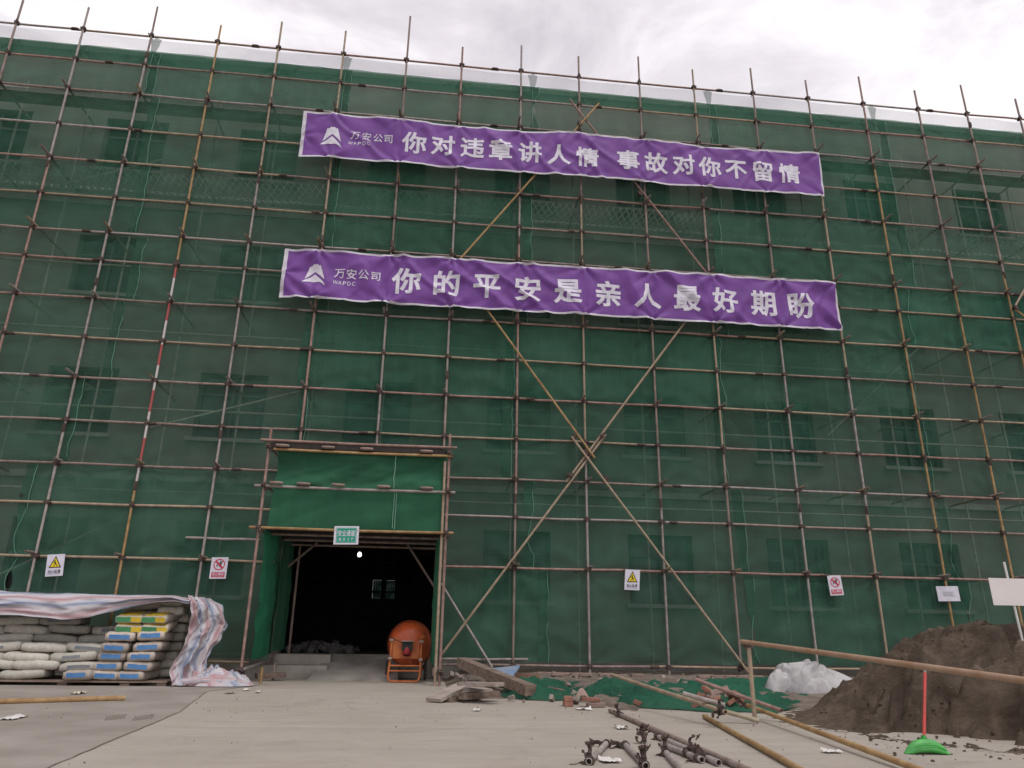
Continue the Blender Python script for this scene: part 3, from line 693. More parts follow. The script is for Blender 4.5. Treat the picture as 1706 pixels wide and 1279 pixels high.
# ================================================================== BANNERS
def build_banner(top, bot, Y0, label, chars, csize, logo, company, latin, seed, WR):
    T = [(p.x, p.z) for p in (aty(*q, Y0) for q in top)]; B = [(p.x, p.z) for p in (aty(*q, Y0) for q in bot)]
    x0 = (T[0][0]+B[0][0])/2; x1 = (T[-1][0]+B[-1][0])/2
    ties = [(x, poly(T, x), random.uniform(0, 6)) for x in PX if x0 < x < x1]+[(x, poly(B, x), random.uniform(0, 6)) for x in PX if x0 < x < x1]
    ties += [(x0, (T[0][1]+B[0][1])/2, 1), (x1, B[-1][1], 2.), (x1, T[-1][1], 4.)]
    def disp(x, z):
        y = .026*fbm(x*.8, z*.9, seed)+.016*fbm(x*2.2+z*1.5, z*1.6-x*.8, seed+5)
        y += WR*.055*max(0, ridge((x+.9*z)*.95+.4*nz(x*.9, z, seed), (z-.5*x)*.30, seed)-.62)*2.0 + WR*.03*max(0, ridge((x-.7*z)*1.3, (z+.5*x)*.4, seed+9)-.7)*2.0
        for (tx, tz, ph) in ties:
            dx, dz = x-tx, z-tz; r = math.hypot(dx, dz)
            if r < 1.6: y += WR*.040*math.exp(-r/.40)*(1.6*abs(math.cos(3.5*math.atan2(dz, dx)+ph))-.8)*min(1, r/.07)
        return max(-.045, min(.17, y))
    def P(x, v, off=0.0):
        z = lerp(poly(B, x), poly(T, x), v); return Vector((x, Y0-.035-disp(x, z)-off, z))
    m = MB(); nu = int((x1-x0)/.04); nv = 28
    m.grid(lambda u, v: P(lerp(x0, x1, u), v), nu, nv, mfn=lambda i, j: 1 if (j in (0, nv-1) or i < 2 or i > nu-2) else 0)
    o = m.build('banner', [M_PURPLE, M_WCLOTH]); tag(o, label, 'banner', 'purple slogan banners')
    hh = sum(poly(T, x)-poly(B, x) for x in (x0, (x0+x1)/2, x1))/3
    du = (x1-x0)/nu
    def lay(name, shapes, parent=None):
        bm = bmesh.new()
        for vs, fs in shapes:
            bv = [bm.verts.new((a, b/(poly(T, a)-poly(B, a)), 0)) for a, b in vs]
            for f in fs:
                try: bm.faces.new([bv[i] for i in f])
                except ValueError: pass
        xs = [v.co.x for v in bm.verts]; ys = [v.co.y for v in bm.verts]
        for lo, hi, ax, st, og in ((min(xs), max(xs), 0, du, x0), (min(ys), max(ys), 1, 1/nv, 0)):
            k = math.floor((lo-og)/st)+1
            while og+k*st < hi:
                co = [0, 0, 0]; co[ax] = og+k*st; no = [0, 0, 0]; no[ax] = 1
                bmesh.ops.bisect_plane(bm, geom=bm.verts[:]+bm.edges[:]+bm.faces[:], plane_co=co, plane_no=no); k += 1
        bmesh.ops.triangulate(bm, faces=bm.faces[:])
        for v in bm.verts: v.co = P(v.co.x, v.co.y, .007)
        me = bpy.data.meshes.new(name); bm.to_mesh(me); bm.free(); me.materials.append(M_WHITE)
        for p in me.polygons: p.use_smooth = True
        return obj(name, me, parent or o)
    def place(body, px, py, size, bold, width=None):
        vs, fs, w, h = glyphs(body, bold); p = aty(px, py, Y0-.03); s = size/EM
        sx = s if width is None else width/w
        return ([(p.x+a*sx, (p.z-poly(B, p.x))+b*s) for a, b in vs], fs)
    for c, x, y in chars: lay('slogan_character', [place(c, x, y, csize, .027)])
    L = []
    for c, x, y in company[0]: L.append(place(c, x, y, company[1], .008))
    lay('company_name', L)
    lay('latin_name', [place(ch, latin[1]+(k-2)*7.6, latin[2]+(k-2)*.45, latin[3]*1.32, .008, latin[4]*(.26 if ch == 'W' else .17)) for k, ch in enumerate(latin[0])])
    a = aty(logo[0], logo[3], Y0-.03); b = aty(logo[2], logo[1], Y0-.03); W = b.x-a.x; Hh = b.z-a.z; cx = (a.x+b.x)/2
    zb = a.z-poly(B, a.x)
    tp = [(.10, .22), (.26, .90), (.38, .93), (.44, 1.0), (.55, .97), (.60, 1.0), (.66, .93), (.76, .93), (.97, .20), (.53, .60)]
    bt = [(0, 0), (.14, .17), (.53, .47), (.92, .08), (1.02, -.12), (.88, .0), (.72, .06), (.52, .03), (.34, .08), (.16, .03)]
    lay('logo', [([(a.x+x*W, zb+y*Hh) for x, y in q], [tuple(range(len(q)))]) for q in (tp, bt)])
    return o
build_banner([(503.9, 188.3), (563, 190.3), (668.5, 200.4), (762.8, 210.8), (868.3, 220.1), (958, 221), (1024, 228.4), (1072, 234), (1164.8, 244.8), (1266, 251), (1364, 257.5)],
             [(500.5, 262.5), (553, 264.3), (663, 274), (761.4, 282), (868.3, 289.6), (970.7, 294.6), (1060.7, 302.5), (1114, 310), (1167.6, 312.3), (1271.8, 321.3), (1371, 328.3)], 14.60,
             'upper purple banner with a longer white slogan split by a gap', [(c, x, lerp(239, 290, (x-690)/(1314-690))) for c, x in zip('你对违章讲人情事故对你不留情', (690, 738, 787, 834, 883, 931, 978, 1046, 1093, 1138, 1182, 1226, 1270, 1314))], .505,
             (533, 215, 572, 242), ([('万', 592, 226), ('安', 611, 228), ('公', 630, 230), ('司', 647, 232)], .205), ('WAPDC', 599, 239.5, .085, .43), 3.1, 1.1)
build_banner([(475.8, 416.3), (537, 418.3), (652.6, 425.9), (762.4, 431.5), (863.7, 438), (971.6, 445.3), (1098, 454), (1187, 458), (1296, 465.7), (1391.5, 472.8)],
             [(465, 497), (523, 498.5), (647, 507.8), (751, 513.4), (860.8, 520), (971.6, 525.6), (1086, 533.3), (1190.5, 539), (1298, 545.6), (1400, 552)], 14.60,
             'lower purple banner with widely spaced white slogan characters', [(c, x, lerp(469, 510, (x-677)/(1334-677))) for c, x in zip('你的平安是亲人最好期盼', (677, 744, 811, 879, 946, 1013, 1078, 1144, 1207, 1271, 1334))], .56,
             (503, 444, 545, 472), ([('万', 566, 456), ('安', 586, 457.5), ('公', 606, 459), ('司', 626, 461)], .215), ('WAPDC', 574, 472, .09, .42), 8.7, 1.7)

# ================================================================== SIGNS
def sign_frame(c, Y):
    """corner pixels TL TR BR BL -> origin, right and up vectors of a flat board standing at depth Y"""
    tl, tr, br, bl = [aty(*p, Y) for p in c]
    ex = ((tr-tl)+(br-bl))/2; ez = ((tl-bl)+(tr-br))/2; o = (tl+tr+br+bl)/4 - ex/2 - ez/2
    return o, ex, ez
class Board:
    def __init__(s, c, Y, name, label, cat, group=None, mt=None, thick=.012):
        s.o, s.ex, s.ez = sign_frame(c, Y); s.n = Vector((0, -1, 0)); s.w, s.h = s.ex.length, s.ez.length
        m = MB(); q = [s.o, s.o+s.ex, s.o+s.ex+s.ez, s.o+s.ez]; b = [p+Vector((0, thick, 0)) for p in q]
        m.add(q+b, [(0, 1, 2, 3), (4, 7, 6, 5), (0, 4, 5, 1), (1, 5, 6, 2), (2, 6, 7, 3), (3, 7, 4, 0)])
        s.root = tag(m.build(name, mt or M_WHITE), label, cat, group); s.k = 0
    def at(s, u, v, lift): return s.o+s.ex*u+s.ez*v+s.n*lift
    def shape(s, name, polys, mt, lift=.002, parent=None):
        m = MB()
        for p in polys: m.add([s.at(u, v, lift) for u, v in p], [tuple(range(len(p)))])
        return m.build(name, mt, parent or s.root)
    def text(s, name, body, u, v, hgt, mt, bold=.01, lift=.004, width=None):
        vs, fs, w, h = glyphs(body, bold); k = hgt/h; kx = k if width is None else width*s.w/w
        m = MB(); m.add([s.at(u+a*kx/s.w, v+b*k/s.h, lift) for a, b in vs], fs); return m.build(name, mt, s.root)
    def ring(s, u, v, r0, r1, n=28):
        out = []
        for k in range(n):
            a, b = 2*PI*k/n, 2*PI*(k+1)/n
            out.append([(u+r*math.cos(t)/s.w, v+r*math.sin(t)/s.h) for r, t in ((r0, a), (r1, a), (r1, b), (r0, b))])
        return out
M_YEL = plain('sign_yellow', (.80, .60, .02), .5); M_BLK = plain('sign_black', (.02, .02, .02), .5); M_RED = plain('sign_red', (.55, .02, .06), .5); M_SGRN = plain('exit_green', (.01, .30, .20), .5); M_GREYT = plain('small_print_grey', (.32, .32, .38))
def limb(a, b, w):
    dx, dy = b[0]-a[0], b[1]-a[1]; l = math.hypot(dx, dy); nx, ny = -dy/l*w/2, dx/l*w/2
    return [(a[0]+nx, a[1]+ny), (a[0]-nx, a[1]-ny), (b[0]-nx, b[1]-ny), (b[0]+nx, b[1]+ny)]
def disc(u, v, ru, rv, n=10): return [(u+ru*math.cos(2*PI*k/n), v+rv*math.sin(2*PI*k/n)) for k in range(n)]
def fall_sign(c, label):
    b = Board(c, 14.70, 'warning_sign', label, 'sign', 'warning signs on the scaffold')
    b.shape('triangle', [[(.14, .38), (.86, .38), (.5, .93)]], M_BLK, .002)
    b.shape('field', [[(.23, .425), (.77, .425), (.5, .84)]], M_YEL, .004)
    fig = [disc(.47, .71, .028, .02), limb((.46, .67), (.54, .56), .07), limb((.46, .66), (.38, .62), .03), (limb((.47, .67), (.52, .73), .028)), limb((.54, .56), (.44, .50), .035), limb((.44, .50), (.40, .45), .03), limb((.54, .56), (.62, .50), .035), limb((.62, .5), (.60, .44), .03)]
    b.shape('figure', fig, M_BLK, .006)
    b.text('caption', '当心坠落', .5, .215, .145*b.h, M_BLK, .012, .004, .72)
    b.shape('small_print', [[(.14, .095), (.86, .095), (.86, .115), (.14, .115)]], M_GREYT, .004)
def ban_sign(c, label):
    b = Board(c, 14.70, 'prohibition_sign', label, 'sign', 'prohibition signs on the scaffold')
    r = .345*b.w
    fig = [disc(.56, .80, .04, .027), limb((.60, .77), (.60, .66), .09), limb((.60, .76), (.70, .82), .035), limb((.58, .75), (.46, .70), .035), limb((.60, .66), (.52, .56), .045), limb((.60, .66), (.62, .54), .045), limb((.36, .70), (.40, .58), .02), limb((.40, .58), (.30, .58), .02), limb((.33, .62), (.42, .62), .03)]
    b.shape('figure', fig, M_BLK, .003)
    b.shape('red_ring', b.ring(.5, .66, r*.84, r), M_RED, .005)
    q = r*.9*.7071; du, dv = q/b.w, q/b.h
    b.shape('red_bar', [limb((.5-du, .66+dv), (.5+du, .66-dv), .085)], M_RED, .007)
    b.shape('caption_plate', [[(.1, .075), (.9, .075), (.9, .30), (.1, .30)]], M_RED, .003)
    b.text('caption', '禁止攀爬', .5, .205, .13*b.h, M_WHITE, .012, .005, .70)
    b.shape('small_print', [[(.2, .095), (.8, .095), (.8, .115), (.2, .115)]], mat('pink_small_print', (.62, .3, .34)), .005)
fall_sign([(79, 924), (108.9, 922.4), (103.6, 958.8), (75.1, 960.4)], 'yellow triangle warning sign on the rail above the cement bags')
ban_sign([(353.4, 928.2), (380.7, 928.2), (376, 963.8), (348, 964)], 'red prohibition sign on the rail left of the green porch')
fall_sign([(1041.7, 949), (1066.5, 948.6), (1065.1, 984.1), (1040.3, 981.3)], 'yellow triangle warning sign in the middle between the crossing braces')
ban_sign([(1378, 959.3), (1400, 957.9), (1406.2, 991.3), (1384, 992.1)], 'red prohibition sign on the rail above the white crumpled sheet')
b = Board([(1559.1, 976.4), (1595.7, 976.3), (1600.4, 1001.3), (1564.3, 1001.5)], 14.70, 'notice_board', 'small white printed notice with faint text lines on the scaffold', 'notice')
b.shape('printed_lines', [[(.25, v), (w, v), (w, v+.022), (.25, v+.022)] for v, w in ((.60, .78), (.53, .70), (.46, .74), (.385, .80), (.34, .72))] + [[(.08, .87), (.2, .87), (.2, .90), (.08, .90)]], M_GREYT, .003)
b = Board([(557.5, 876), (598.5, 876.6), (596.6, 906.6), (555.2, 907)], 13.68, 'exit_sign', 'green exit sign with white border hung on the porch rail', 'sign')
b.shape('green_field', [[(.09, .09), (.91, .09), (.91, .91), (.09, .91)]], M_SGRN, .002)
th = .012
b.shape('inner_border', [[(.12, .12), (.88, .12), (.88, .12+th), (.12, .12+th)], [(.12, .88-th), (.88, .88-th), (.88, .88), (.12, .88)], [(.12, .132), (.12+th, .132), (.12+th, .868), (.12, .868)], [(.88-th, .132), (.88, .132), (.88, .868), (.88-th, .868)]], M_WHITE, .004)
b.text('caption', '安全通道', .5, .615, .34*b.h, M_WHITE, .014, .004, .68)
for k, ch in enumerate('EXIT'): b.text('latin_letter', ch, .26+.16*k+(.01 if ch == 'I' else 0), .28, .15*b.h, M_WHITE, .02, .004, .10 if ch != 'I' else .03)

# ================================================================== PORCH
PXL, PXR, PY = -3.09, .30, 13.75
def cloth_panel(name, mt, parent, P00, P10, P01, P11, seed, amp=.03, nu=30, nv=14, axis=Vector((0, 1, 0)), sag=0.0, dirx=1.0):
    P00, P10, P01, P11 = map(Vector, (P00, P10, P01, P11))
    def fn(u, v):
        p = P00.lerp(P10, u).lerp(P01.lerp(P11, u), v); L = (P10-P00).length; H = (P01-P00).length
        x, z = u*L, v*H; pin = math.sin(PI*min(1, max(0, v)))**.5
        d = amp*(fbm(x*.8+seed, z*1.4, seed) + .8*(ridge((z*1.0-x*.42*dirx)*2.1, x*.25, seed)-.5))*pin + sag*math.sin(PI*v)
        return p+axis*d
    m = MB(); m.grid(fn, nu, nv); o = m.build(name, mt, parent); return o
def build_porch():
    root = empty('entrance_porch', (-1.4, PY, 0), 'pipe framed green netted porch over the dark passage entrance', 'porch')
    inv = Matrix.Translation((1.4, -PY, 0))
    def part(m, name, mt):
        o = m.build(name, mt, root); o.matrix_parent_inverse = inv; return o
    for (x, z1, mt) in ((PXL, 4.52, 3), (PXR, 4.55, 3), (PXR-.075, 4.0, 4)):
        m = MB(); m.tube([(x, PY, 0), (x, PY, z1/2), (x, PY, z1)], .0255, 8); part(m, 'post', M_PIPE[mt])
    for (z, mt, y) in ((4.27, 3, PY-.05), (4.10, 2, PY-.05), (3.40, 1, PY-.05), (2.64, 2, PY-.05)):
        m = MB(); m.tube([(PXL-.16 if z != 4.10 else PXL+.1, y, z), (-1.4, y+.004, z-.012), (PXR+.14 if z != 4.1 else PXR+.05, y, z)], .0255, 8, hollow=True); part(m, 'rail', M_PIPE[mt])
    for x in (PXL+.03, PXR+.03):
        for z in (4.14, 3.42, 2.6):
            m = MB(); m.tube([(x, PY-.15, z), (x, SY+.9, z)], .0245, 8, hollow=True); part(m, 'side_rail', M_PIPE[0])
    m = MB(); m.tube([(PXL+.05, PY-.12, .24), (PXL+.08, 15.0, .30), (PXL+.1, 16.1, .33)], .0245, 8, hollow=True); part(m, 'side_rail', M_PIPE[1])
    m = MB(); m.tube([(PXR-.04, PY-.08, .24), (PXR-.04, 15.2, .24)], .0245, 8, hollow=True); part(m, 'side_rail', M_PIPE[1])
    for x, y, zt, mt in ((-2.78, 13.95, .27, 2), (-2.95, 15.7, 2.6, 0), (.22, 15.7, 2.6, 0), (-2.72, 16.1, 2.6, 0), (-2.75, 14.9, .3, 0)):
        m = MB(); m.tube([(x, y, 0), (x, y, zt)], .0245, 8); part(m, 'post', M_PIPE[mt])
    for y, z in ((14.3, 2.60), (15.0, 2.58), (15.7, 2.56)):
        m = MB(); m.tube([(PXL, y, z), (PXR, y, z)], .0245, 8); part(m, 'cross_pipe', M_PIPE[0])
    for (a, b2) in (((-2.95, 15.6, 2.0), (-2.3, 15.6, 2.6)), ((.2, 15.6, 1.7), (-.45, 15.6, 2.62))):
        m = MB(); m.tube([a, b2], .0245, 8); part(m, 'knee_brace', M_PIPE[0])
    m = MB(); m.box((-1.4, PY+.22, 4.20), (3.3, .5, .04)); m.box((-1.4, PY-.03, 4.185), (3.25, .04, .11)); part(m, 'roof_plank', M_PLANKD)
    m = MB()
    for k in range(8): m.box((-1.4, PY+.2+.3*k, 2.68), (3.35, .27, .04))
    part(m, 'deck', M_PLANKD)
    for x, z in ((PXL, 4.16), (PXR, 4.16), (PXL, 3.42), (PXR, 3.42), (PXL, 2.64), (PXR, 2.64), (PXL, .24), (PXR, .24)):
        m = MB(); m.box((x, PY-.03, z), (.085, .11, .085)); m.tube([(x-.03, PY-.1, z-.0), (x+.05, PY-.1, z)], .018, 6); m.box((x+.05, PY-.01, z-.06), (.06, .05, .07)); part(m, 'coupler', M_IRON)
    for o, sd in ((cloth_panel('front_cloth', M_NETD, root, (-2.93, PY+.03, 3.43), (.23, PY+.03, 3.43), (-2.93, PY+.03, 4.10), (.23, PY+.03, 4.10), 2.2, .13, 70, 28), 0),
                  (cloth_panel('front_cloth', M_NETD, root, (-2.95, PY+.04, 2.66), (.22, PY+.04, 2.66), (-2.93, PY+.04, 3.40), (.23, PY+.04, 3.40), 7.2, .035, 50, 20), 1),
                  (cloth_panel('side_cloth', M_NETD, root, (-2.96, PY+.06, .38), (-2.90, 15.2, .46), (-2.98, PY+.06, 2.62), (-2.93, 15.2, 2.62), 4.2, .05, 40, 24, Vector((1, 0, 0))), 2),
                  (cloth_panel('side_cloth', M_NETD, root, (-2.84, 14.9, .50), (-2.80, 16.0, .52), (-2.86, 14.9, 2.6), (-2.82, 16.0, 2.6), 5.2, .035, 20, 24, Vector((1, 0, 0))), 2),
                  (cloth_panel('side_cloth', M_NETD, root, (.21, PY+.05, .30), (.135, 14.9, .36), (.21, PY+.05, 2.62), (.135, 14.9, 2.62), 6.2, .025, 20, 24, Vector((1, 0, 0))), 2)):
        o.matrix_parent_inverse = inv
    for (z0, z1, x) in ((3.44, 4.09, -.72), (2.68, 3.38, -.66), (2.70, 3.39, -.70)):
        m = MB(); m.tube([(x+.025*nz(k*.6, z0), PY-.02, lerp(z0, z1, k/9)) for k in range(10)], .007, 5); part(m, 'cord', mat('pale_cord', (.22, .40, .30)))
    # brick weights on the rails
    def weight(x, z, rz, label):
        m = MB(); n = 10
        for i, sx in enumerate((1,)):
            vs = []
            m.grid(lambda u, v: Vector(((.5-.5*math.cos(PI*u)-.5)*.25*1.0, .05*math.cos(2*PI*v)*(abs(math.sin(PI*u))**.22), .03*math.sin(2*PI*v)*(abs(math.sin(PI*u))**.22)+.004*nz(u*6, v*4, x))), 10, 12)
        o = m.build('block', M_BRICKP); o.location = (x, PY-.085, z); o.rotation_euler = (0, .02, rz); tag(o, label, 'block', 'blocks weighing down the porch cloth')
    for k, x in enumerate((-2.83, -1.99, -1.27, -.14)): weight(x, 4.165, random.uniform(-.1, .1), f"rounded pinkish block on the porch top rail, {ORD[k+1]} from the left")
    for k, x in enumerate((-2.86, -2.37, -1.74, -.90, -.1)): weight(x, 3.457, random.uniform(-.1, .1), f"rounded pinkish block on the porch middle rail, {ORD[k+1]} from the left")
build_porch()

# ================================================================== CEMENT MIXER
M_ORANGE = mat('mixer_orange_paint', (.58, .105, .028), (.40, .085, .038), 5, .38, .08, .5, stops=(.35, .55))
M_ORANGED = mat('mixer_dusty_orange', (.52, .165, .055), (.38, .10, .04), 5, .6, .05)
M_TYRE = mat('tyre_rubber', (.05, .048, .046), (.09, .08, .072), 12, .9)
M_REDM = plain('motor_red', (.30, .03, .035), .4)
def build_mixer():
    c = aty(683, 1072, 15.15); gx, gz = c.x, c.z
    root = empty('cement_mixer', (gx, 15.0, 0), 'orange drum cement mixer standing in the passage doorway', 'cement mixer')
    def L(x, y, z): return Vector((x, y-15.0, z))
    ax = Vector((-.03, 1, .10)).normalized(); r = .415
    m = MB(); m.lathe([(.001, -.36), (.12, -.355), (.27, -.31), (.36, -.23), (r, -.08), (r, .1), (.38, .16), (.28, .42), (.22, .56), (.22, .60)], L(0, 15.15, gz), ax, 32)
    m.lathe([(r+.012, -.03), (r+.022, 0), (r+.012, .03)], L(0, 15.15, gz), ax, 32)
    d = m.build('drum', M_ORANGE, root)
    for k in range(3):
        q = MB(); a = .6+k*2.1; p = L(0, 15.15, gz)+ax*(-.3); q.box(p+Vector((.22*math.cos(a), -.02, .22*math.sin(a))), (.2, .02, .05), Matrix.Rotation(-a, 3, 'Y')); q.build('drum_rib', M_ORANGED, d)
    fx = -.055; y0 = 14.62
    m = MB()
    pts = [(fx-.27, y0, .74), (fx-.285, y0, .42), (fx-.31, y0, .12), (fx-.285, y0-.03, .035), (fx-.22, y0-.035, .02), (fx+.2, y0-.035, .02), (fx+.255, y0-.03, .04), (fx+.28, y0, .12), (fx+.28, y0, .42), (fx+.285, y0, .72)]
    m.tube([L(*p) for p in pts], .02, 8); m.tube([L(fx-.3, y0, .29), L(fx+.28, y0, .29)], .016, 8); m.tube([L(fx-.3, y0, .20), L(fx+.28, y0, .20)], .014, 8)
    m.tube([L(fx-.3, y0, .2), L(fx-.33, 15.5, .22)], .02, 8); m.tube([L(fx+.28, y0, .2), L(fx+.33, 15.5, .22)], .02, 8)
    m.tube([L(fx-.33, 15.5, .22), L(fx-.30, 15.2, gz-.1)], .02, 8); m.tube([L(fx+.33, 15.5, .22), L(.5, 15.3, gz)], .02, 8)
    m.build('frame', M_ORANGED, root)
    m = MB(); m.box(L(fx, y0+.05, .57), (.50, .08, .31)); m.build('housing', M_ORANGED, root)
    for (x, z) in ((fx-.28, .74), (fx+.28, .72), (fx-.29, .42), (fx+.28, .40)):
        m = MB(); m.tube([L(x-.035, y0-.02, z), L(x+.035, y0-.02, z)], .022, 8); m.box(L(x, y0-.03, z), (.07, .03, .03)); m.build('bolt', M_PIPE[1], root)
    m = MB(); m.box(L(fx+.02, y0-.04, .635), (.19, .12, .16)); o = m.build('switch_box', M_BLK, root)
    m = MB(); m.box(L(fx+.02, y0-.06, .725), (.21, .16, .015)); m.build('box_lid', M_PIPE[1], o)
    m = MB(); m.lathe([(.001, -.13), (.06, -.125), (.078, -.08), (.078, .05), (.05, .06)], L(fx+.015, y0-.05, .53), (0, -.35, -1), 14); m.build('motor', M_REDM, root)
    m = MB(); m.tube([L(fx-.33, y0+.02, .82), L(fx-.27, y0-.02, .78), L(fx-.1, y0-.03, .70), L(fx, y0-.04, .69)], .007, 5); m.build('cable', M_BLK, root)
    for s, x in ((-1, fx-.36), (1, fx+.38)):
        m = MB(); m.lathe([(.06, -.03), (.15, -.032), (.175, -.02), (.18, 0), (.175, .02), (.15, .032), (.06, .03)], L(x, 15.35, .18), (1, 0, 0), 20); w = m.build('wheel', M_TYRE, root)
        m = MB(); m.lathe([(.001, -.04), (.06, -.036), (.10, -.036), (.10, .036), (.06, .036), (.001, .04)], L(x, 15.35, .18), (1, 0, 0), 14); m.build('rim', M_PIPE[1], w)
build_mixer()

# ================================================================== CEMENT BAGS
def mat_bag(name, c1, c2):
    t = NT(name); r = t.rnd()
    k = t.ramp(t.noise(3.2, 5, .65), [(.3, c2), (.68, c1)])
    k = t.mix(t.math('MULTIPLY', t.ramp(t.noise(9, 5, .7), [(.5, (0, 0, 0)), (.75, (1, 1, 1))]), .45), k, tuple(x*.6 for x in c2))
    f = t.math('ADD', t.math('MULTIPLY', r, .4), .8); cc = t.n('ShaderNodeCombineColor'); [t.l(f, cc.inputs[i]) for i in range(3)]
    t.col(t.mix(1.0, k, cc.outputs[0], 'MULTIPLY')); t.bump(t.noise(14, 5, .6), .5, .02); return t.fin(.85)
M_BAG = mat_bag('dusty_grey_bag', (.60, .58, .505), (.40, .38, .33))
M_BAGP = mat_bag('paper_cement_bag', (.50, .435, .375), (.36, .31, .265))
M_BAGY = mat_bag('pale_printed_bag', (.55, .50, .42), (.42, .36, .30))
M_BLUE = mat('blue_bag_print', (.07, .19, .42), (.10, .24, .45), 8, .7, var=.15)
M_YELB = mat('yellow_bag_print', (.70, .50, .03), (.58, .42, .06), 6, .6); M_GRNB = mat('green_bag_print', (.05, .24, .09), (.08, .28, .13), 6, .6)
BL, BW, BT = .70, .44, .168
def bag_pt(u, v, seed, top, bend=0.0):
    """u,v in -1..1; top +1/-1 surface of a filled sack lying flat"""
    ex = max(abs(u)**6, abs(v)**6); t = (1-min(1, ex))**.5
    e = .60+.40*t
    x = u*BL/2*(1-.05*v*v); y = v*BW/2*(1-.05*u*u)
    z = top*BT/2*e
    z += .012*fbm(u*1.6+seed, v*1.6, seed)*(.4+.6*t) + .007*fbm(u*5+seed, v*5, seed+3)
    if top < 0: z = max(z, -BT/2)
    z += bend*(u*u)*-.03
    return Vector((x, y, z))
def bag_mesh(seed, mt, name='cement_bag'):
    m = MB(); nu, nv = 18, 12
    bend = random.uniform(-.3, 1)
    f = lambda top: (lambda u, v: bag_pt(2*u-1, 2*v-1, seed, top, bend))
    m.grid(f(1), nu, nv); b0 = 0; b1 = m.grid(lambda u, v: f(-1)(u, v), nu, nv)
    for k in range(len(m.f)):
        if m.f[k][0] >= b1: m.f[k].reverse()
    W = nu+1
    ring = [i for i in range(W)]+[j*W+nu for j in range(1, nv+1)]+[nv*W+i for i in range(nu-1, -1, -1)]+[j*W for j in range(nv-1, 0, -1)]
    for a, b in zip(ring, ring[1:]+ring[:1]): m.f.append([b1+a, b1+b, b, a]); m.m.append(0); m.sm.append(True)
    return m.mesh(name, mt), bend
def end_patch(seed, bend, mt, x_end=1, w0=-.72, w1=.72, z0=.12, z1=.86):
    m = MB()
    def fn(u, v):
        y = lerp(w0, w1, u); a = bag_pt(x_end, y, seed, -1, bend); b = bag_pt(x_end, y, seed, 1, bend)
        p = a.lerp(b, lerp(z0, z1, v)); p.x += .006*x_end; return p
    m.grid(fn, 10, 3); return m.mesh('printed_label', mt)
def top_patch(seed, bend, mt, u0, u1, v0, v1):
    m = MB(); m.grid(lambda u, v: bag_pt(lerp(u0, u1, u), lerp(v0, v1, v), seed, 1, bend)+Vector((0, 0, .005)), 12, 10); return m.mesh('printed_patch', mt)
def side_patch(seed, bend, mt, u0, u1, z0, z1):
    m = MB()
    def fn(u, v):
        x = lerp(u0, u1, u); a = bag_pt(x, -1, seed, -1, bend); b = bag_pt(x, -1, seed, 1, bend); p = a.lerp(b, lerp(z0, z1, v)); p.y -= .006; return p
    m.grid(fn, 10, 3); return m.mesh('printed_label', mt)
BAGS_G = [bag_mesh(11.3+k*7.7, M_BAG) for k in range(5)]
BAGS_P = [bag_mesh(61.3+k*5.7, M_BAGP) for k in range(4)]
BAGS_Y = [bag_mesh(91.3+k*3.7, M_BAGY) for k in range(4)]
P_END = [end_patch(61.3+k*5.7, BAGS_P[k][1], M_BLUE) for k in range(4)]
P_SIDE = [side_patch(11.3+k*7.7, BAGS_G[k][1], mat('faded_blue_print', (.16, .20, .27), (.24, .24, .24), 7), random.uniform(-.7, -.2), random.uniform(.3, .8), .2, .75) for k in range(5)]
def bag(kind, k, loc, rz, label, group, squash=1.0):
    me = {'g': BAGS_G, 'p': BAGS_P, 'y': BAGS_Y}[kind][k % (5 if kind == 'g' else 4)][0]
    o = obj('cement_bag', me, None, loc, (random.uniform(-.06, .06), random.uniform(-.07, .07), rz+random.uniform(-.05, .05))); o.scale = (random.uniform(.96, 1.04), random.uniform(.96, 1.05), squash)
    tag(o, label, 'cement bag', group)
    if kind == 'p': obj('printed_label', P_END[k % 4], o)
    if kind == 'y':
        o.rotation_euler = (0, .16, rz)
        q = MB(); sd = 91.3+(k % 4)*3.7; bd = BAGS_Y[k % 4][1]
        obj('printed_patch', top_patch(sd, bd, M_YELB, .1, .93, -.8, .8), o); 
        obj('printed_label', end_patch(sd, bd, M_GRNB, 1, -.95, .95, .45, .98) if k % 2 else end_patch(sd, bd, M_GRNB, 1, -.95, .2, .05, .95), o); obj('printed_label', end_patch(sd, bd, M_YELB, 1, -.95, .95, .0, .45) if k % 2 else end_patch(sd, bd, M_YELB, 1, .2, .95, .05, .95), o)
    return o
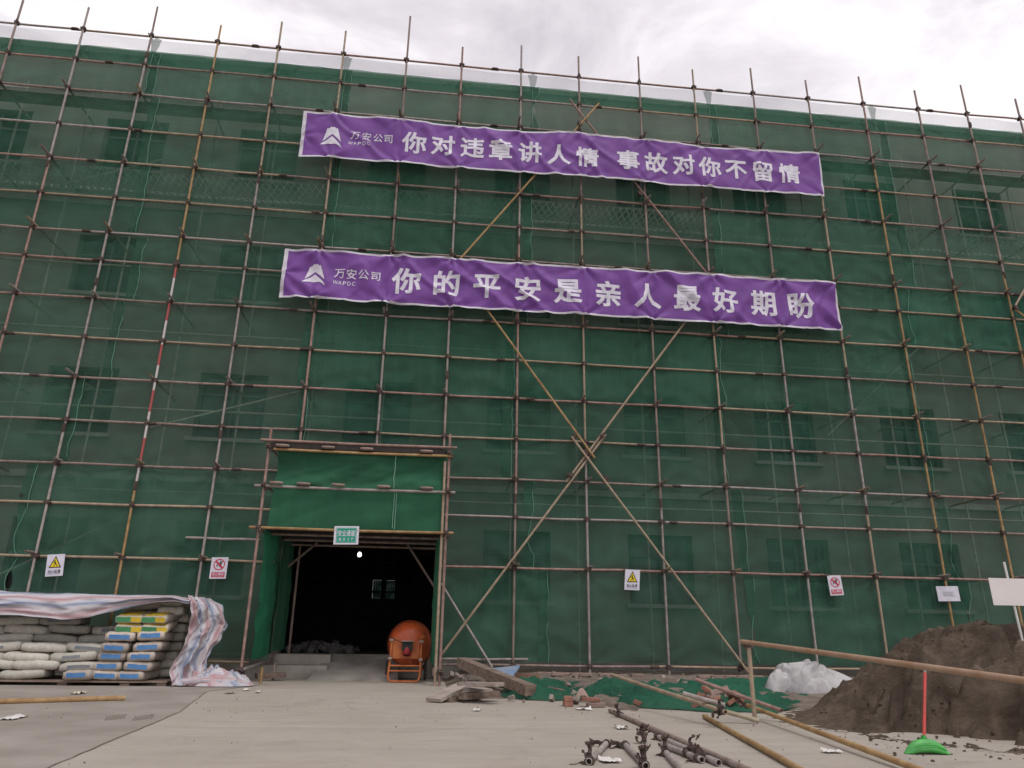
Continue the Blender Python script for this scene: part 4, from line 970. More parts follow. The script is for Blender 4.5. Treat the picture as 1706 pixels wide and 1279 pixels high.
def build_bags():
    G = 'cement bags stacked beside the porch'
    FR = -PI/2                                        # bag end faces the camera
    h = .15; z0 = .155
    for col, cx in ((1, -5.02), (2, -4.58)):
        for l in range(5):
            bag('p', col+l, (cx+.035*(l-2)*(1 if col == 2 else .7)+random.uniform(-.02, .02), 13.50+random.uniform(-.03, .05), z0+h*l), FR+random.uniform(-.07, .07),
                f"paper cement bag with blue end label, {ORD[l+1]} layer up in the {'left' if col == 1 else 'right'} end-on column", G, .92)
        for l in range(2):
            bag('y', col+l*2+(col == 1), (cx+.12+random.uniform(-.02, .02), 13.56, z0+h*5+.03+.135*l), FR+random.uniform(-.12, .12),
                f"yellow and green printed bag, {['lower', 'upper'][l]} of two on the {'left' if col == 1 else 'right'} end-on column", G, .88)
    bag('p', 2, (-5.44, 13.42, z0-.005), FR-.12, 'single paper bag with blue label lying lowest in front of the grey bags', G, .92)
    bag('g', 1, (-4.84, 13.86, 1.25), -.1, 'grey bag behind and above the left yellow bag under the tarp', G, .9)
    bag('g', 2, (-4.38, 13.88, 1.17), FR+.2, 'grey bag on the right end-on column just above the yellow bags', G, .95)
    bag('g', 3, (-4.36, 14.0, 1.31), FR-.1, 'topmost grey bag at the right end of the stack under the tarp', G, .85)
    for l in range(7):
        bag('g', l, (-4.42+.02*(l-3)+random.uniform(-.03, .03), 14.24+random.uniform(-.03, .03), z0+h*l), FR+random.uniform(-.05, .05), f"grey bag seen side on in the rear right column, {ORD[l+1]} layer up", G, .92)
    for l in range(4):
        for c in range(3):
            x = -5.60-.70*c+(.12 if l % 2 else -.06)+random.uniform(-.03, .03)
            if l == 0 and c == 0: continue
            k = l*3+c; o = bag('g', k, (x, 13.46+random.uniform(-.03, .03)+.03*l, z0-.005+.138*l), random.uniform(-.05, .05), f"dusty grey bag lying lengthwise in the front row, {ORD[l+1]} layer up, {ORD[3-c]} from the left", G, .86)
            if (k*7) % 3 != 1: obj('printed_label', P_SIDE[k % 5], o)
    for l in range(4, 7):
        for c in range(4):
            if l == 6 and c == 0: continue
            x = -5.42-.70*c+(.1 if l % 2 else -.1)+random.uniform(-.03, .03)
            k = l*3+c; o = bag('g', k, (x, 14.02+random.uniform(-.03, .03), z0-.005+.138*l), random.uniform(-.05, .05), f"dusty grey bag lying lengthwise in the rear row, {ORD[l+1]} layer up, {ORD[4-c]} from the left", G, .86)
            if (k*7) % 4 == 1: obj('printed_label', P_SIDE[k % 5], o)
    p = empty('pallet', (-5.8, 13.9, 0), 'low timber pallet under the stacked cement bags', 'pallet')
    for k in range(5):
        m = MB(); m.beam((-2.6, -.62+.3*k, .065), (1.7, -.62+.3*k, .065), .2, .025, jit=.003); m.build('slat', M_WOOD, p)
    for x in (-2.2, -1.1, .1, 1.05, 1.62):
        m = MB(); m.box((x, 0, .026), (.14, 1.4, .052)); m.build('bearer', M_WOOD, p)
build_bags()
def mat_tarp():
    t = NT('striped_tarp_cloth'); a = t.n('ShaderNodeAttribute'); a.attribute_name = 'stripe'
    f = t.math('FRACT', a.outputs['Fac'])
    W = (.50, .475, .50); R = (.38, .20, .215); B = (.15, .195, .31); P = (.45, .36, .38)
    k = t.ramp(f, [(0, W), (.12, P), (.18, R), (.34, P), (.42, W), (.58, (.36, .38, .45)), (.64, B), (.80, (.36, .38, .45)), (.86, W)], 'LINEAR')
    k = t.mix(t.math('MULTIPLY', t.ramp(t.noise(4, 5, .65), [(.4, (0, 0, 0)), (.75, (1, 1, 1))]), .45), k, (.33, .30, .30))
    t.col(k); t.bump(t.noise(22, 4, .6), .25, .01); return t.fin(.55, 0, .4)
M_TARP = mat_tarp()
def build_tarp():
    m = MB(); st = []
    hem = [(-9, 1.02), (-7.2, 1.06), (-6.65, 1.05), (-6.2, 1.03), (-5.9, 1.0), (-5.5, 1.03), (-5.2, 1.11), (-4.85, 1.22), (-4.5, 1.29), (-4.1, 1.335), (-3.95, 1.33)]
    nu, nv = 150, 40
    def top(u, v):
        x = lerp(-9, -3.93, u); h = poly(hem, x)
        crest = 1.415+.03*fbm(x*1.2, 1)+.02*nz(x*.5, 7); front = 13.18+.05*nz(x*1.1, 4)
        end = sstep(-4.3, -3.95, x)
        if v < .45: y = lerp(14.6, 13.45, v/.45); z = crest-.04*(1-v/.45)+.012*fbm(x*3, y*3)
        else:
            t = (v-.45)/.55; y = lerp(13.45, front, min(1, t*2.2)**.7); z = lerp(crest, h, t**1.15)
        sw = (v > .3)*sstep(.3, .6, v)
        y -= sw*(.075*(ridge(x*.5+v*.9, v*5.2-x*.22, 3)-.35)+.05*(ridge(x*1.1-v*2, v*7+x*.5, 6)-.4)) - .02*fbm(x*2, v*6); z += .012*fbm(x*2.2, v*5, 8)
        return Vector((x, y, z-.05*end))
    m.grid(top, nu, nv); st += [(j/nv)*3.3+.35*nz(i*.045, j*.1)+.002*i for j in range(nv+1) for i in range(nu+1)]
    # end drape falling to the ground at the right of the stack
    LE = [(0, (-4.02, 13.30, 1.42)), (.15, (-3.93, 13.22, 1.30)), (.4, (-3.86, 13.25, .95)), (.62, (-3.95, 13.2, .62)), (.82, (-4.06, 13.15, .28)), (1, (-4.0, 13.06, .02))]
    RE = [(0, (-3.98, 14.5, 1.42)), (.15, (-3.72, 14.3, 1.30)), (.4, (-3.50, 14.1, .95)), (.6, (-3.50, 13.75, .68)), (.8, (-3.60, 13.5, .36)), (1, (-3.50, 13.3, .05))]
    def pl(L, t):
        for (a, p), (c, q) in zip(L, L[1:]):
            if t <= c: return Vector(p).lerp(Vector(q), (t-a)/(c-a))
        return Vector(L[-1][1])
    nu2, nv2 = 56, 60
    def drape(u, v):
        a, b = pl(LE, v), pl(RE, v); p = a.lerp(b, u)
        d = .13*sstep(0, .25, v)*(ridge(u*2.6+.7*nz(v*2.2, 1), v*.9, 2)-.4)+.11*crumple(u*1.5+v*.3, v*2.2, 2.2, 6)*sstep(.05, .3, v) + .09*(ridge(u*2+v*2.4, v*3-u, 9)-.5)*sstep(.25, .8, v)+.05*(ridge(u*5+v*1.5, v*5-u*2, 4)-.5) + .02*fbm(u*6, v*6, 4)
        return p+Vector((d*.75, -d, .02*fbm(u*5, v*5)))
    m.grid(drape, nu2, nv2); st += [(i/nu2)*2.6+.18*nz(i*.1, j*.06, 5) for j in range(nv2+1) for i in range(nu2+1)]
    # crumpled heap on the ground
    nu3, nv3 = 70, 40
    def heap(u, v):
        a = 2*PI*u; r = v; x = -3.36+.60*r*math.cos(a); y = 13.40+.36*r*math.sin(a)
        d = .35+1.1*crumple(x, y*1.2, 4.2, 1)+.5*crumple(x, y, 9, 4)
        z = (1-r**3)*(.24+.12*sstep(-3.0, -3.7, x))*(.55+.6*max(0, d)) + .015
        return Vector((x+.05*nz(y*5, x*5, 3), y+.05*nz(x*6, y*5), max(.01, z)))
    m.grid(heap, nu3, nv3); st += [1.5*((i/nu3*2*PI))/2.1+.9*j/nv3+.6*nz(i*.15, j*.15, 8) for j in range(nv3+1) for i in range(nu3+1)]
    # rolled edge lying along the front
    n = 26; b = len(m.v); pts = [Vector((lerp(-3.92, -2.95, k/n), 13.16+.10*(k/n)**2+.02*nz(k*.4, 1)-.04*math.sin(PI*k/n), .055+.03*math.sin(PI*k/n)+.012*nz(k*.5, 6))) for k in range(n+1)]
    m.tube(pts, [.055+.022*nz(k*.6, 2)+.015*math.sin(PI*k/n) for k in range(n+1)], 10); st += [(k % 10)/10*1.2+k//10*.01 for k in range(len(m.v)-b)]
    m.attr['stripe'] = st
    tag(m.build('striped_tarp', M_TARP), 'red white and blue striped tarp draped over the cement bags', 'tarp')
build_tarp()

# ================================================================== SAND PILE AND BROOM
M_SAND = None
def mat_sand():
    t = NT('damp_brown_sand'); a = t.noise(1.5, 7, .7, (1, 1, 1.6), .6); b = t.noise(7, 6, .75); c = t.noise(60, 4, .75)
    k = t.ramp(a, [(.36, (.095, .070, .051)), (.50, (.158, .120, .089)), (.66, (.25, .197, .151))]); k = t.mix(t.math('MULTIPLY', t.ramp(b, [(.45, (0, 0, 0)), (.7, (1, 1, 1))]), .4), k, (.085, .064, .048))
    k = t.mix(t.math('MULTIPLY', t.ramp(c, [(.45, (0, 0, 0)), (.75, (1, 1, 1))]), .35), k, (.18, .14, .106))
    t.col(k)
    h = t.math('ADD', t.noise(28, 6, .75), t.math('MULTIPLY', t.noise(110, 3, .8), .5)); t.bump(h, 1.0, .05); return t.fin(.95, 0, .15)
M_SAND = mat_sand()
SCOOPS = [(4.92, 7.35, .36, .20), (4.95, 8.0, .30, .17), (5.35, 6.95, .45, .2), (5.95, 7.6, .40, .14), (6.35, 6.9, .42, .18), (5.75, 6.5, .42, .17), (4.75, 6.75, .28, .10), (6.7, 7.6, .38, .16), (7.2, 6.6, .5, .18), (5.3, 8.3, .34, .10), (6.0, 6.15, .3, .08), (5.45, 7.55, .22, .10), (7.4, 7.3, .4, .16)]
def sand_h(x, y):
    a, b = 3.05, 2.45; dx, dy = (x-7.4)/a, (y-8.25)/b; rho = (abs(dx)**2.3+abs(dy)**2.3)**(1/2.3)
    rho += .045*fbm(x*1.1, y*1.1, 2)+.03*nz(x*2.9, y*2.9, 5)
    d = (1-rho)*2.75
    if d <= -.25: return -.03
    base = 1.03*math.sin(PI/2*min(1, max(0, d)/2.25))**1.3
    w = min(1, max(0, d)/.5)
    h = base + w*(.07*fbm(x*1.5, y*1.5, 1)+.10*(ridge(x*1.25+.3*y, y*.8, 7)-.45)*(1-.7*sstep(.85, 1.0, base)) + .030*fbm(x*5, y*5, 3)+.016*fbm(x*17, y*17, 9) + (1-.75*sstep(.9, 1.02, base))*(.30*(vor(x*1.25+.25*nz(x*3, y*3), y*1.25+.25*nz(y*3, x*3), 3)[0]-.42)+.13*(vor(x*3.1+.2*nz(x*7, y*7), y*3.1, 9)[0]-.42)+.085*(vor(x*8, y*8, 1)[0]-.42)+.04*(vor(x*19, y*19, 6)[0]-.42)))
    for (sx, sy, r, dep) in SCOOPS:
        ex, ey = (x-sx)/(r*1.2), (y-sy)/(r*1.05)
        q = math.sqrt(ex*ex+ey*ey)+.28*nz(x*4.5, y*4.5, sx)
        if q < 1: h -= 2.7*dep*(1-sstep(.72 if ey > -.2 else .05, 1, q))
    if d < 0: h = .02*(1+d/.25)*max(0, fbm(x*9, y*9)+.35)-.004
    return max(h, -.03)
def build_sand():
    m = MB(); X0, X1, Y0, Y1 = 3.5, 11.0, 5.3, 11.2; m.grid(lambda u, v: Vector((lerp(X0, X1, u), lerp(Y0, Y1, v), sand_h(lerp(X0, X1, u), lerp(Y0, Y1, v)))), 300, 236)
    tag(m.build('sand_pile', M_SAND), 'big dug out heap of damp brown sand beside the railing', 'sand pile')
    c = MB()
    for k in range(1100):
        x = random.uniform(3.9, 6.8); y = random.uniform(5.9, 8.8); z = sand_h(x, y); s = random.choice((.006, .007, .009, .012, .017))*random.uniform(.7, 1.3)
        if z < .01 and random.random() < .8: continue
        z = max(z, 0); b = len(c.v)
        c.lathe([(.001, -1), (.7, -.65), (1, 0), (.7, .65), (.001, 1)], (0, 0, 0), (random.uniform(-1, 1), random.uniform(-1, 1), 1), 6)
        for i in range(b, len(c.v)):
            v = Vector(c.v[i]); v *= s*(1+.35*nz(v.x*2+k, v.y*2, v.z*2)); v.z *= .7; c.v[i] = (v.x+x, v.y+y, v.z+z+s*.25)
    tag(c.build('sand_clods', M_SAND), 'loose clods of sand scattered over the heap and its foot', 'sand clods', kind='stuff')
build_sand()
def build_broom():
    p = atz(1545, 1256); z0 = 0
    root = empty('broom', (p.x, p.y, 0), 'bright green broom head on a red handle, leaning at the sand pile foot', 'broom')
    top = aty(1541, 1121, p.y+.22)
    m = MB(); a = Vector((0, .02, .09)); b2 = top-Vector((p.x, p.y, 0)); m.tube([a, a.lerp(b2, .5), b2], .0135, 10); h = m.build('handle', mat('red_plastic', (.56, .065, .06), (.40, .07, .06), 12, .5, var=0), root)
    m = MB(); m.tube([b2-(b2-a).normalized()*.01, b2+(b2-a).normalized()*.03], .012, 8); m.build('handle_cap', M_PIPE[1], h)
    m = MB(); W = .20
    def head(u, v):
        s = 2*u-1; a2 = 2*PI*v; arch = .046*(1-abs(s)**1.9); prof = (1-abs(s)**3.5)
        hz = .044*prof+.010; hy = .045*prof+.01
        y = hy*math.cos(a2)*(1.25 if math.sin(a2) < 0 else .8); z = arch*.82+hz*math.sin(a2)+.038*prof
        return Vector((s*W+.02*s*(s > 0), y-.01*s, max(.004, z-.012-.045*(s > .0)*s*s)))
    m.grid(head, 28, 16)
    hd = m.build('broom_head', mat('lime_green_plastic', (.075, .43, .085), (.07, .28, .07), 7, .45, .15, .45), root)
    m = MB(); m.tube([Vector((-.13, -.052, .06)), Vector((-.05, -.06, .078)), Vector((.05, -.06, .072)), Vector((.15, -.048, .035))], .004, 5); m.tube([Vector((0, .01, .09)), Vector((0, .02, .14))], .02, 8)
    m.build('socket', mat('dark_green_plastic', (.04, .33, .06)), hd)
build_broom()

# white board on a leaning pole, stuck in the top of the sand
def build_board():
    Y = 7.9; base = aty(1701, 1064, Y); topp = aty(1672.5, 936, Y)
    root = empty('white_sign_board', (base.x, Y, base.z), 'blank white board on a thin white pole stuck in the sand', 'sign board')
    o = Vector((base.x, Y, base.z))
    m = MB(); m.tube([Vector((0.02, 0, -.2)), topp-o], .013, 8); m.build('pole', plain('white_pole', (.70, .69, .66)), root)
    a = aty(1646.6, 962.4, Y-.02)-o; b2 = aty(1656, 1007.9, Y-.02)-o; w = .62
    m = MB(); q = [b2, b2+Vector((w, 0, -.0)), a+Vector((w, 0, 0)), a]; bk = [p+Vector((0, .006, 0)) for p in q]
    m.add(q+bk, [(0, 1, 2, 3), (4, 7, 6, 5), (0, 4, 5, 1), (1, 5, 6, 2), (2, 6, 7, 3), (3, 7, 4, 0)]); m.build('board', mat('white_board_sheet', (.72, .68, .66), (.66, .61, .59), 2, .6, var=0), root)
build_board()

# ================================================================== CRUMPLED WHITE SHEET, GREEN NET ON THE GROUND
NEAR = [(1.2, 11.5), (1.5, 11.1), (2.3, 10.95), (2.9, 9.95), (3.8, 9.5), (4.3, 9.45), (4.8, 9.9), (5.6, 10.7), (6.6, 11.6), (7.2, 12.2)]
def net_z(x, y, v=.5, e=1.0):
    f = .08*max(0, ridge(x*.9+y*.3, y*2.2, 1)-.3)+0.26*max(-.2, crumple(x*.8, y*1.5, 1.6, 2))+.08*crumple(x, y*1.3, 4.5, 5)+.02
    return max(.012, .016+.10*sstep(.1, .8, v)+e*f)
def build_heaps():
    c = aty(1356, 1160, 11.7); m = MB()
    def fn(u, v):
        a = 2*PI*u; r = v; x = .80*r*math.cos(a); y = .52*r*math.sin(a)
        prof = (1-r**4.5)
        wx, wy = x*1.9+.6*nz(x*2, y*2, 3), y*2.3+.6*nz(y*2, x*2, 6)
        f1, e1 = vor(wx, wy, 2.0); f2, e2 = vor(wx*2.2+1, wy*2.2, 5.0)
        z = prof*(.46-.25*sstep(-.05, .75, x))*(1+.20*nz(x*1.6, y*1.6, 4)+.22*(.5-f1)) + prof*(.05*(.5-f2)-.075*max(0, .13-e1)/.13-.035*max(0, .12-e2)/.12)+.03
        return Vector((x+.09*nz(y*3, x*3, 2)+.03*nz(x*9, y*9), y+.08*nz(x*3, y*4, 5), max(.02, z)))
    m.grid(fn, 200, 100, smooth=True); o = m.build('white_sheet', mat('white_tarpaulin', (.46, .45, .445), (.27, .26, .268), 2.6, .6, .2, bscale=10, stops=(.34, .52)))
    o.location = (c.x, 11.7, .05); tag(o, 'crumpled white plastic sheet heaped between railing and sand pile', 'plastic sheet')
    m = MB()
    def gn(u, v):
        x = lerp(1.2, 7.0, u)+.12*nz(v*7, 3); y0 = poly(NEAR, x)+.14*nz(x*2.6, 9); y1 = 12.5+.25*nz(x*1.4, 2) - (.8 if x < 2 else 0)*(2-x if x < 2 else 0)
        y = lerp(y0, max(y0+.2, y1), v); e = sstep(0, .12, v)*sstep(1, .94, v)*sstep(0, .05, u)*sstep(1, .97, u)
        return Vector((x+.04*nz(x*5, y*5), y+.05*nz(x*4, y*3, 5), net_z(x, y, v, e)))
    m.grid(gn, 260, 110); tag(m.build('ground_net', M_GNET), 'rumpled green netting spread on the ground beneath the scaffold foot', 'netting')
build_heaps()

# ================================================================== PIPES, CLAMPS, RAILING
def clamp_mesh(seed):
    """an open pipe clamp: two half bands on a saddle, lugs, a hinged flap and bolts with wing nuts; the pipe runs along z"""
    rnd = random.Random(seed); m = MB()
    def band(c, ax, a0, a1, r=.031, w=.034, t=.007):
        c = Vector(c); ax = Vector(ax).normalized(); u = ax.cross(Vector((.3, .9, .2))).normalized(); v = ax.cross(u); n = 12; vs = []
        for k in range(n+1):
            a = lerp(a0, a1, k/n)
            for rr in (r, r+t):
                for h in (-w/2, w/2): vs.append(c+(u*math.cos(a)+v*math.sin(a))*rr+ax*h)
        fs = []
        for k in range(n):
            i = 4*k; fs += [(i, i+1, i+5, i+4), (i+2, i+6, i+7, i+3), (i, i+4, i+6, i+2), (i+1, i+3, i+7, i+5)]
        fs += [(0, 2, 3, 1), (4*n, 4*n+1, 4*n+3, 4*n+2)]; m.add(vs, fs)
        e = c+(u*math.cos(a1)+v*math.sin(a1))*(r+.014); return e, (u*math.cos(a1)+v*math.sin(a1))
    e, d = band((0, 0, 0), (0, 0, 1), .2, 5.6)
    m.box(e, (.026, .026, .04)); m.tube([e-Vector((0, 0, .0))-d*.01, e+d*.055], .006, 6); m.box(e+d*.04, (.02, .02, .016))
    sadd = Vector((0, .046, 0)); m.box(sadd, (.04, .02, .036))
    e2, d2 = band((0, .086, .0), (1, 0, .25), .6, 3.9+rnd.random()); m.box(e2, (.03, .022, .022))
    q = Vector((.02, .10, .02)); m.tube([q, q+Vector((rnd.uniform(-.03, .03), .05, .035))], .006, 6); m.box(q+Vector((0, .03, .02)), (.022, .016, .02), Matrix.Rotation(.5, 3, 'X'))
    m.box((-.036, .0, 0), (.018, .03, .03))
    return m.mesh('clamp', M_IRON)
CM_SMALLS = [clamp_mesh(k) for k in range(3)]
def loose_clamp(loc, rot, parent, s=.92, name='clamp'):
    o = obj(name, random.choice(CM_SMALLS), parent, loc, rot); o.scale = (s, s, s); return o
def pipe(a, b, mt, label, group='loose scaffold pipes on the ground', r=.0245, clamps=(), name='steel_pipe', cat='pipe'):
    a, b = Vector(a), Vector(b); mid = (a+b)/2; root = None
    m = MB(); d = b-a; n = 4
    m.tube([a-mid+d*(k/n)+Vector((0, 0, random.uniform(-.002, .002))) for k in range(n+1)], r, 12, hollow=True); o = m.build(name, mt); o.location = mid; tag(o, label, cat, group)
    yaw = math.atan2(d.y, d.x)
    for t, rx in clamps: 
        c = loose_clamp(a.lerp(b, t)-mid, (0, 0, 0), o); c.rotation_euler = (d.to_track_quat('Z', 'Y').to_matrix() @ Matrix.Rotation(rx, 3, 'Z')).to_euler()
    return o
def build_pipes():
    z = .026
    g = lambda x, y, zz=z: atz(x, y, zz)
    pipe(g(1016, 1183), g(1262, 1290), M_PIPE[0], 'long grey brown pipe with an upright open clamp near its far end', clamps=((.12, .5), (.13, 2.2)))
    pipe(g(1173, 1193), g(1360, 1297), M_PIPE[2], 'ochre and pink stained pipe lying alone in the foreground')
    a, b2 = g(1243, 1174, .12), g(1545, 1287, .04)
    pipe(a, b2, M_PIPE[2], 'long ochre pipe running under the railing post to the sand', clamps=((.01, 1.2),))
    pipe(g(1019, 1124, .36), g(1209, 1186, .16), M_PIPE[4], 'tan pipe crossing the green ground net, clamped at its near end', clamps=((.985, .4), (.97, 2.0)))
    pipe(g(1202, 1183, .13), g(1264, 1201, .03), mat('pipe_yellow_grey', (.37, .33, .23), (.27, .23, .16), 8, .7), 'short yellow grey pipe end beside the railing post')
    pipe(g(1138, 1155, .30), g(1208, 1175, .20), M_PIPE[1], 'grey pipe with an open end below the brick heap')
    pipe(g(1160, 1132, .36), g(1302, 1184, .12), M_PIPE[3], 'pinkish brown pipe slanting down past the brick heap')
    pipe(aty(895, 1121, 14.5), aty(1156, 1129, 14.4), M_PIPE[3], 'pinkish pipe lying along the scaffold foot above the green net')
    pipe(aty(1158, 1130, 14.35), aty(1302, 1136, 14.3), M_PIPE[0], 'brown pipe lying along the scaffold foot behind the railing post')
    pipe(atz(-80, 1171, .03), atz(208, 1163, .03), M_PIPE[2], 'tan pole lying on the concrete in front of the cement bags', r=.034)
    G = 'short pipes with clamps in the foreground'
    def short(p, q, label, ends=(0.06, .94), mt=M_PIPE[1]):
        o = pipe(g(*p), g(*q), mt, label, G, clamps=tuple((t, random.uniform(0, 3)) for t in ends)+tuple((min(1, t+.02), random.uniform(0, 3)) for t in ends)); return o
    short((1012, 1237), (981, 1269), 'leftmost short clamped pipe slanting down to the left')
    short((1040, 1239), (1076, 1276), 'short clamped pipe slanting down right beside the leftmost one')
    short((1108, 1252), (1142, 1290), 'short pale pipe cut by the photo bottom, clamped at its top', (.05,))
    short((1104, 1240), (1170, 1266), 'pale pipe under the long grey brown one, clamp at its near end', (.9,))
    short((1094, 1226), (1198, 1271), 'pale pipe lying against the long grey brown one, dark clamp at its far end', (.02, .82))
    o = empty('pipe_clamp', atz(1066, 1233, .03), 'loose dark iron clamp lying between two short pipes', 'clamp')
    loose_clamp((0, 0, .012), (PI/2, .3, .2), o, .9, 'clamp_body'); loose_clamp((.05, .02, .01), (PI/2, .9, 1.2), o, .85, 'clamp_body')
    o = empty('pipe_clamp', atz(1155, 1256, .03), 'loose dark iron clamp on the ground between the pale pipes', 'clamp')
    loose_clamp((0, 0, .012), (PI/2, .1, .9), o, .9, 'clamp_body'); loose_clamp((-.05, .01, .01), (PI/2, 1.2, .2), o, .85, 'clamp_body')
    # railing
    p = atz(1258, 1203); root = empty('railing', (p.x, p.y, 0), 'pipe railing with one post and a long sloping top rail', 'railing')
    topz = aty(1256, 1076, p.y).z
    m = MB(); m.tube([(0, 0, 0), (0, 0, topz*.5), (0, 0, topz+.03)], .0245, 12); m.build('post', M_PIPE[4], root)
    a = aty(1233, 1068.5, 8.6); b2 = aty(1706, 1134, 5.0); d = (b2-a); o = Vector((p.x, p.y, 0))
    off = Vector((0, -.05, 0))
    m = MB(); m.tube([a-o+off, a+d*.5-o+off, a+d-o+off, a+d*1.35-o+off], .0255, 12, hollow=True); m.build('rail', mat('pipe_orange_rust', (.31, .215, .15), (.25, .15, .09), 6, .65, .15), root)
    e = a+d*1.3-o; m = MB(); m.tube([(e.x, e.y, 0), (e.x, e.y, e.z+.03)], .0245, 10); m.build('post', M_PIPE[0], root)
    c = loose_clamp((-.0, -.03, topz), (0, 0, 0), root, 1.1, 'coupler')
build_pipes()

# ================================================================== BRICKS, LUMBER, SCRAPS
BRK = []
for k in range(4):
    m = MB(); m.box((0, 0, 0), (.235, .112, .055)); me = m.mesh('brick', M_BRICK if k != 3 else M_BRICKP)
    bm = bmesh.new(); bm.from_mesh(me); bmesh.ops.bevel(bm, geom=bm.edges[:], offset=.006, segments=1, affect='EDGES'); bmesh.ops.subdivide_edges(bm, edges=bm.edges[:], cuts=1)
    for v in bm.verts: v.co += Vector((nz(v.co.x*20, v.co.y*20, k), nz(v.co.y*20, v.co.z*20, k+3), nz(v.co.z*20, v.co.x*20, k+7)))*.006
    bm.to_mesh(me); bm.free(); BRK.append(me)
def brick(loc, rot, label, group, k=None):
    o = obj('brick', BRK[random.randrange(4) if k is None else k], None, loc, rot); tag(o, label, 'brick', group); return o
def build_bricks():
    G = 'bricks by the green ground net'
    p = atz(946, 1172, .03); brick((p.x, p.y, .03), (0, 0, 1.5), 'lower brick of the two stacked end on at the net edge', G, 0); brick((p.x+.005, p.y, .09), (0, 0, 1.45), 'upper brick of the two stacked end on at the net edge', G, 0)
    p = atz(985, 1174, .03); brick((p.x+.06, p.y, .03), (0, 0, .1), 'lower brick of the pair lying flat right of the end on stack', G, 3); brick((p.x, p.y+.06, .09), (0, .03, .05), 'upper brick of the pair lying flat right of the end on stack', G, 1)
    p = atz(1069, 1174, .03); brick((p.x, p.y, .04), (.3, .2, .7), 'tilted brick at the right end of the row by the net edge', G, 2)
    p = atz(965, 1163, .05)
    H = 'jumbled brick heap beside the railing post'
    q = atz(1205, 1176, .06)
    for k in range(22):
        t = k/21; x = q.x+(2*((k*.618) % 1)-1)*.29; h = max(0, 1-abs(x-q.x)/.36)
        brick((x, q.y+.10+random.uniform(-.14, .16), .085+.17*h*t), (random.uniform(-.6, .6), random.uniform(-.5, .5), random.uniform(0, 3.1)), 'red brick in the jumbled heap beside the railing post', H)
    R = 'bricks along the scaffold foot'
    for k, x in enumerate((930, 962, 976, 1008, 1060)):
        p = aty(x, 1131+(.3*k), 14.0); brick((p.x, 14.0+random.uniform(-.05, .05), .20), (0, 0, random.choice((.05, .1, -.1))), f"dusty brick laid along the scaffold foot, {ORD[k+1]} from the left", R, 3)
    for k in range(5):
        p = aty(1172+22*k, 1138+.5*k, 13.9); brick((p.x, 13.9+random.uniform(-.04, .04), .19), (0, 0, random.uniform(-.15, .15)), f"dusty brick behind the railing post in the far row, {ORD[k+1]} from the left", R, 3)
    m = MB(); p = atz(975, 1168, .02)
    pts = []
    p = atz(968, 1171, .0); m.grid(lambda u, v: Vector((lerp(-.10, .13, u)*(1-.5*v), lerp(0, .1, v), .02+.17*math.sin(PI*(.15+.7*v))*(1-abs(2*u-1.1)**2*.7)+.01*nz(u*5, v*5))), 10, 8)
    o = m.build('torn_cardboard', mat('pinkish_cardboard', (.34, .24, .21), (.25, .17, .15), 6)); o.location = (p.x, p.y, 0); tag(o, 'folded piece of pinkish scrap leaning at the net edge', 'scrap')
    # base rubble along the dirt edge
    r = MB()
    for k in range(260):
        x = random.uniform(.5, 7.5); y = random.uniform(10.4, 14.6) if x < 3 else random.uniform(11.8, 14.8); s = random.choice((.015, .02, .03, .05, .07))*random.uniform(.7, 1.3)
        if x < 1.2: y = random.uniform(12.2, 15.6)
        r.box((x, y, (.03 if y < 11.5 else .13)+s*.3), (s*1.4, s, s*.8), Euler((random.random()*3, random.random()*3, random.random()*3)).to_matrix())
    tag(r.build('rubble_crumbs', mat('rubble_bits', (.30, .26, .23), (.16, .12, .10), 10, .95)), 'crumbs of rubble and brick strewn under the scaffold foot', 'rubble', kind='stuff')
build_bricks()
def plank(a, b, w, h, mt, label, up=(0, 0, 1), cat='plank', group='old timber pile beside the porch'):
    a, b = Vector(a), Vector(b); mid = (a+b)/2; m = MB(); m.beam(a-mid, b-mid, w, h, 0, up, jit=.006); o = m.build('timber_plank' if cat == 'plank' else 'timber_beam', mt); o.location = mid
    d = b-a; tag(o, label, cat, group); return o
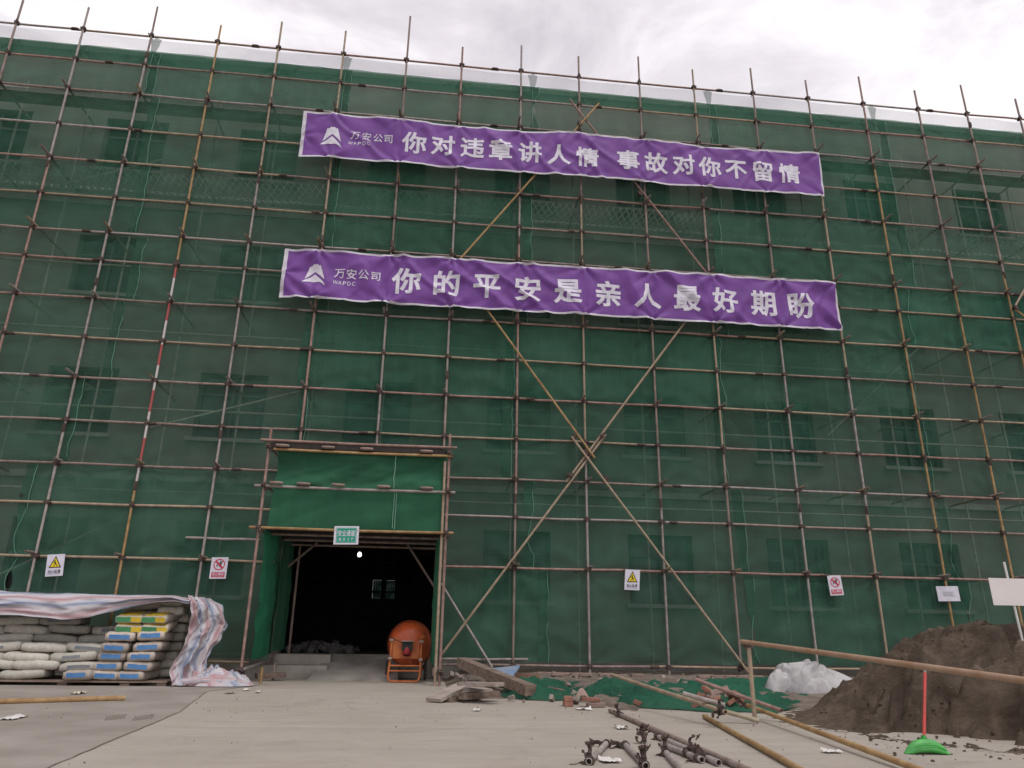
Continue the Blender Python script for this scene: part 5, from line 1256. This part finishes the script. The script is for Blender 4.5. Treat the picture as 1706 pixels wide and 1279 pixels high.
def build_lumber():
    plank(aty(768, 1103, 13.2), aty(884, 1150, 11.1), .17, .15, M_WOOD, 'thick square beam lying diagonally on top of the timber pile', cat='beam')
    plank(atz(776, 1139, .20), atz(722, 1166, .035), .24, .045, M_WOODL, 'pale grey plank sloping down to the left off the pile')
    plank(atz(770, 1139, .23), atz(832, 1140, .25), .26, .05, M_WOODL, 'pale short board lying crosswise on the timber pile')
    plank(atz(778, 1147, .15), atz(812, 1151, .14), .22, .05, M_WOODL, 'small pale board under the crosswise one')
    plank(atz(768, 1160, .08), atz(828, 1155, .10), .14, .08, M_WOOD, 'dark plank under the pale boards at the pile front')
    plank(atz(745, 1166, .03), atz(800, 1158, .06), .10, .06, M_WOOD, 'short dark block end at the very front of the pile')
    plank(atz(866, 1136, .16), atz(938, 1151, .10), .09, .035, M_WOOD, 'thin lath pointing right over the green ground net')
    p = aty(878, 1129, 12.6); plank((p.x-.19, 12.6, p.z), (p.x+.2, 12.55, p.z-.01), .2, .15, mat('reddish_timber', (.25, .15, .105), (.14, .085, .06), 4, .85, .3), 'reddish square timber block right of the blue board', cat='beam')
    q = [aty(818, 1113, 12.9), aty(866, 1108, 12.95), aty(851, 1131, 12.2), aty(812, 1122, 12.4)]
    n = (q[1]-q[0]).cross(q[3]-q[0]).normalized()*.035
    m = MB(); m.add(q+[p+n for p in q], [(0, 1, 2, 3), (7, 6, 5, 4), (0, 4, 5, 1), (1, 5, 6, 2), (2, 6, 7, 3), (3, 7, 4, 0)])
    o = m.build('blue_board', mat('worn_blue_paint', (.13, .22, .36), (.22, .25, .30), 5, .7, .2), clean=True); tag(o, 'worn blue painted board propped on the timber pile', 'board')
    tag(plank((-3.0, 14.6, .09), (-2.55, 14.9, .10), .14, .09, M_WOOD, 'small brown timber block by the left porch step', cat='beam', group=None))
build_lumber()
def scrap(x, y, w, d, label, seed, mt=None, rz=0.0):
    p = atz(x, y, .01); m = MB()
    def fn(u, v):
        a = (u-.5)*w; b2 = (v-.5)*d; s = 1-.35*abs(nz(u*3, v*3, seed))
        return Vector((a*s+.02*nz(v*4, u*3, seed), b2*s+.02*nz(u*4, v*5, seed+2), .012+.05*max(0, fbm(u*2.2, v*2.2, seed))*w/.2+.012*nz(u*7, v*7, seed)))
    m.grid(fn, 10, 8); o = m.build('paper_scrap', mt or M_PAPER); o.location = (p.x, p.y, .004); o.rotation_euler = (0, 0, rz); tag(o, label, 'paper scrap', 'paper scraps littering the concrete')
M_PAPER = mat('dirty_white_paper', (.70, .68, .65), (.58, .55, .52), 9, .8)
scrap(22, 1196, .16, .34, 'white paper scrap at the far left below the tan pole', 1.1)
scrap(131, 1155, .14, .3, 'yellowish paper scrap between cement bags and tan pole', 2.2, mat('yellowed_paper', (.62, .56, .42)))
scrap(411, 1149, .09, .16, 'small white cube of waste by the left porch post', 3.3)
scrap(430, 1153, .08, .2, 'white sliver right of the left porch post', 4.4)
scrap(383, 1154, .13, .22, 'flat grey chip at the foot of the left porch post', 5.5, M_WOODL)
scrap(795, 1183, .09, .14, 'lone white paper scrap in front of the timber pile', 6.6)
scrap(972, 1181, .2, .16, 'torn white paper in front of the stacked bricks', 7.7)
scrap(1035, 1212, .13, .22, 'white paper scrap beside the long grey brown pipe', 8.8)
scrap(1016, 1267, .15, .16, 'crumpled white paper between the two leftmost short pipes', 9.9)
scrap(1386, 1252, .16, .1, 'white sliver at the foot of the sand pile', 10.1)
scrap(1288, 1147, .5, .5, 'pale plastic strip beside the crumpled white sheet', 11.2, M_WOODL)
scrap(803, 1131, .16, .5, 'white waste scrap under the big diagonal beam', 12.4)
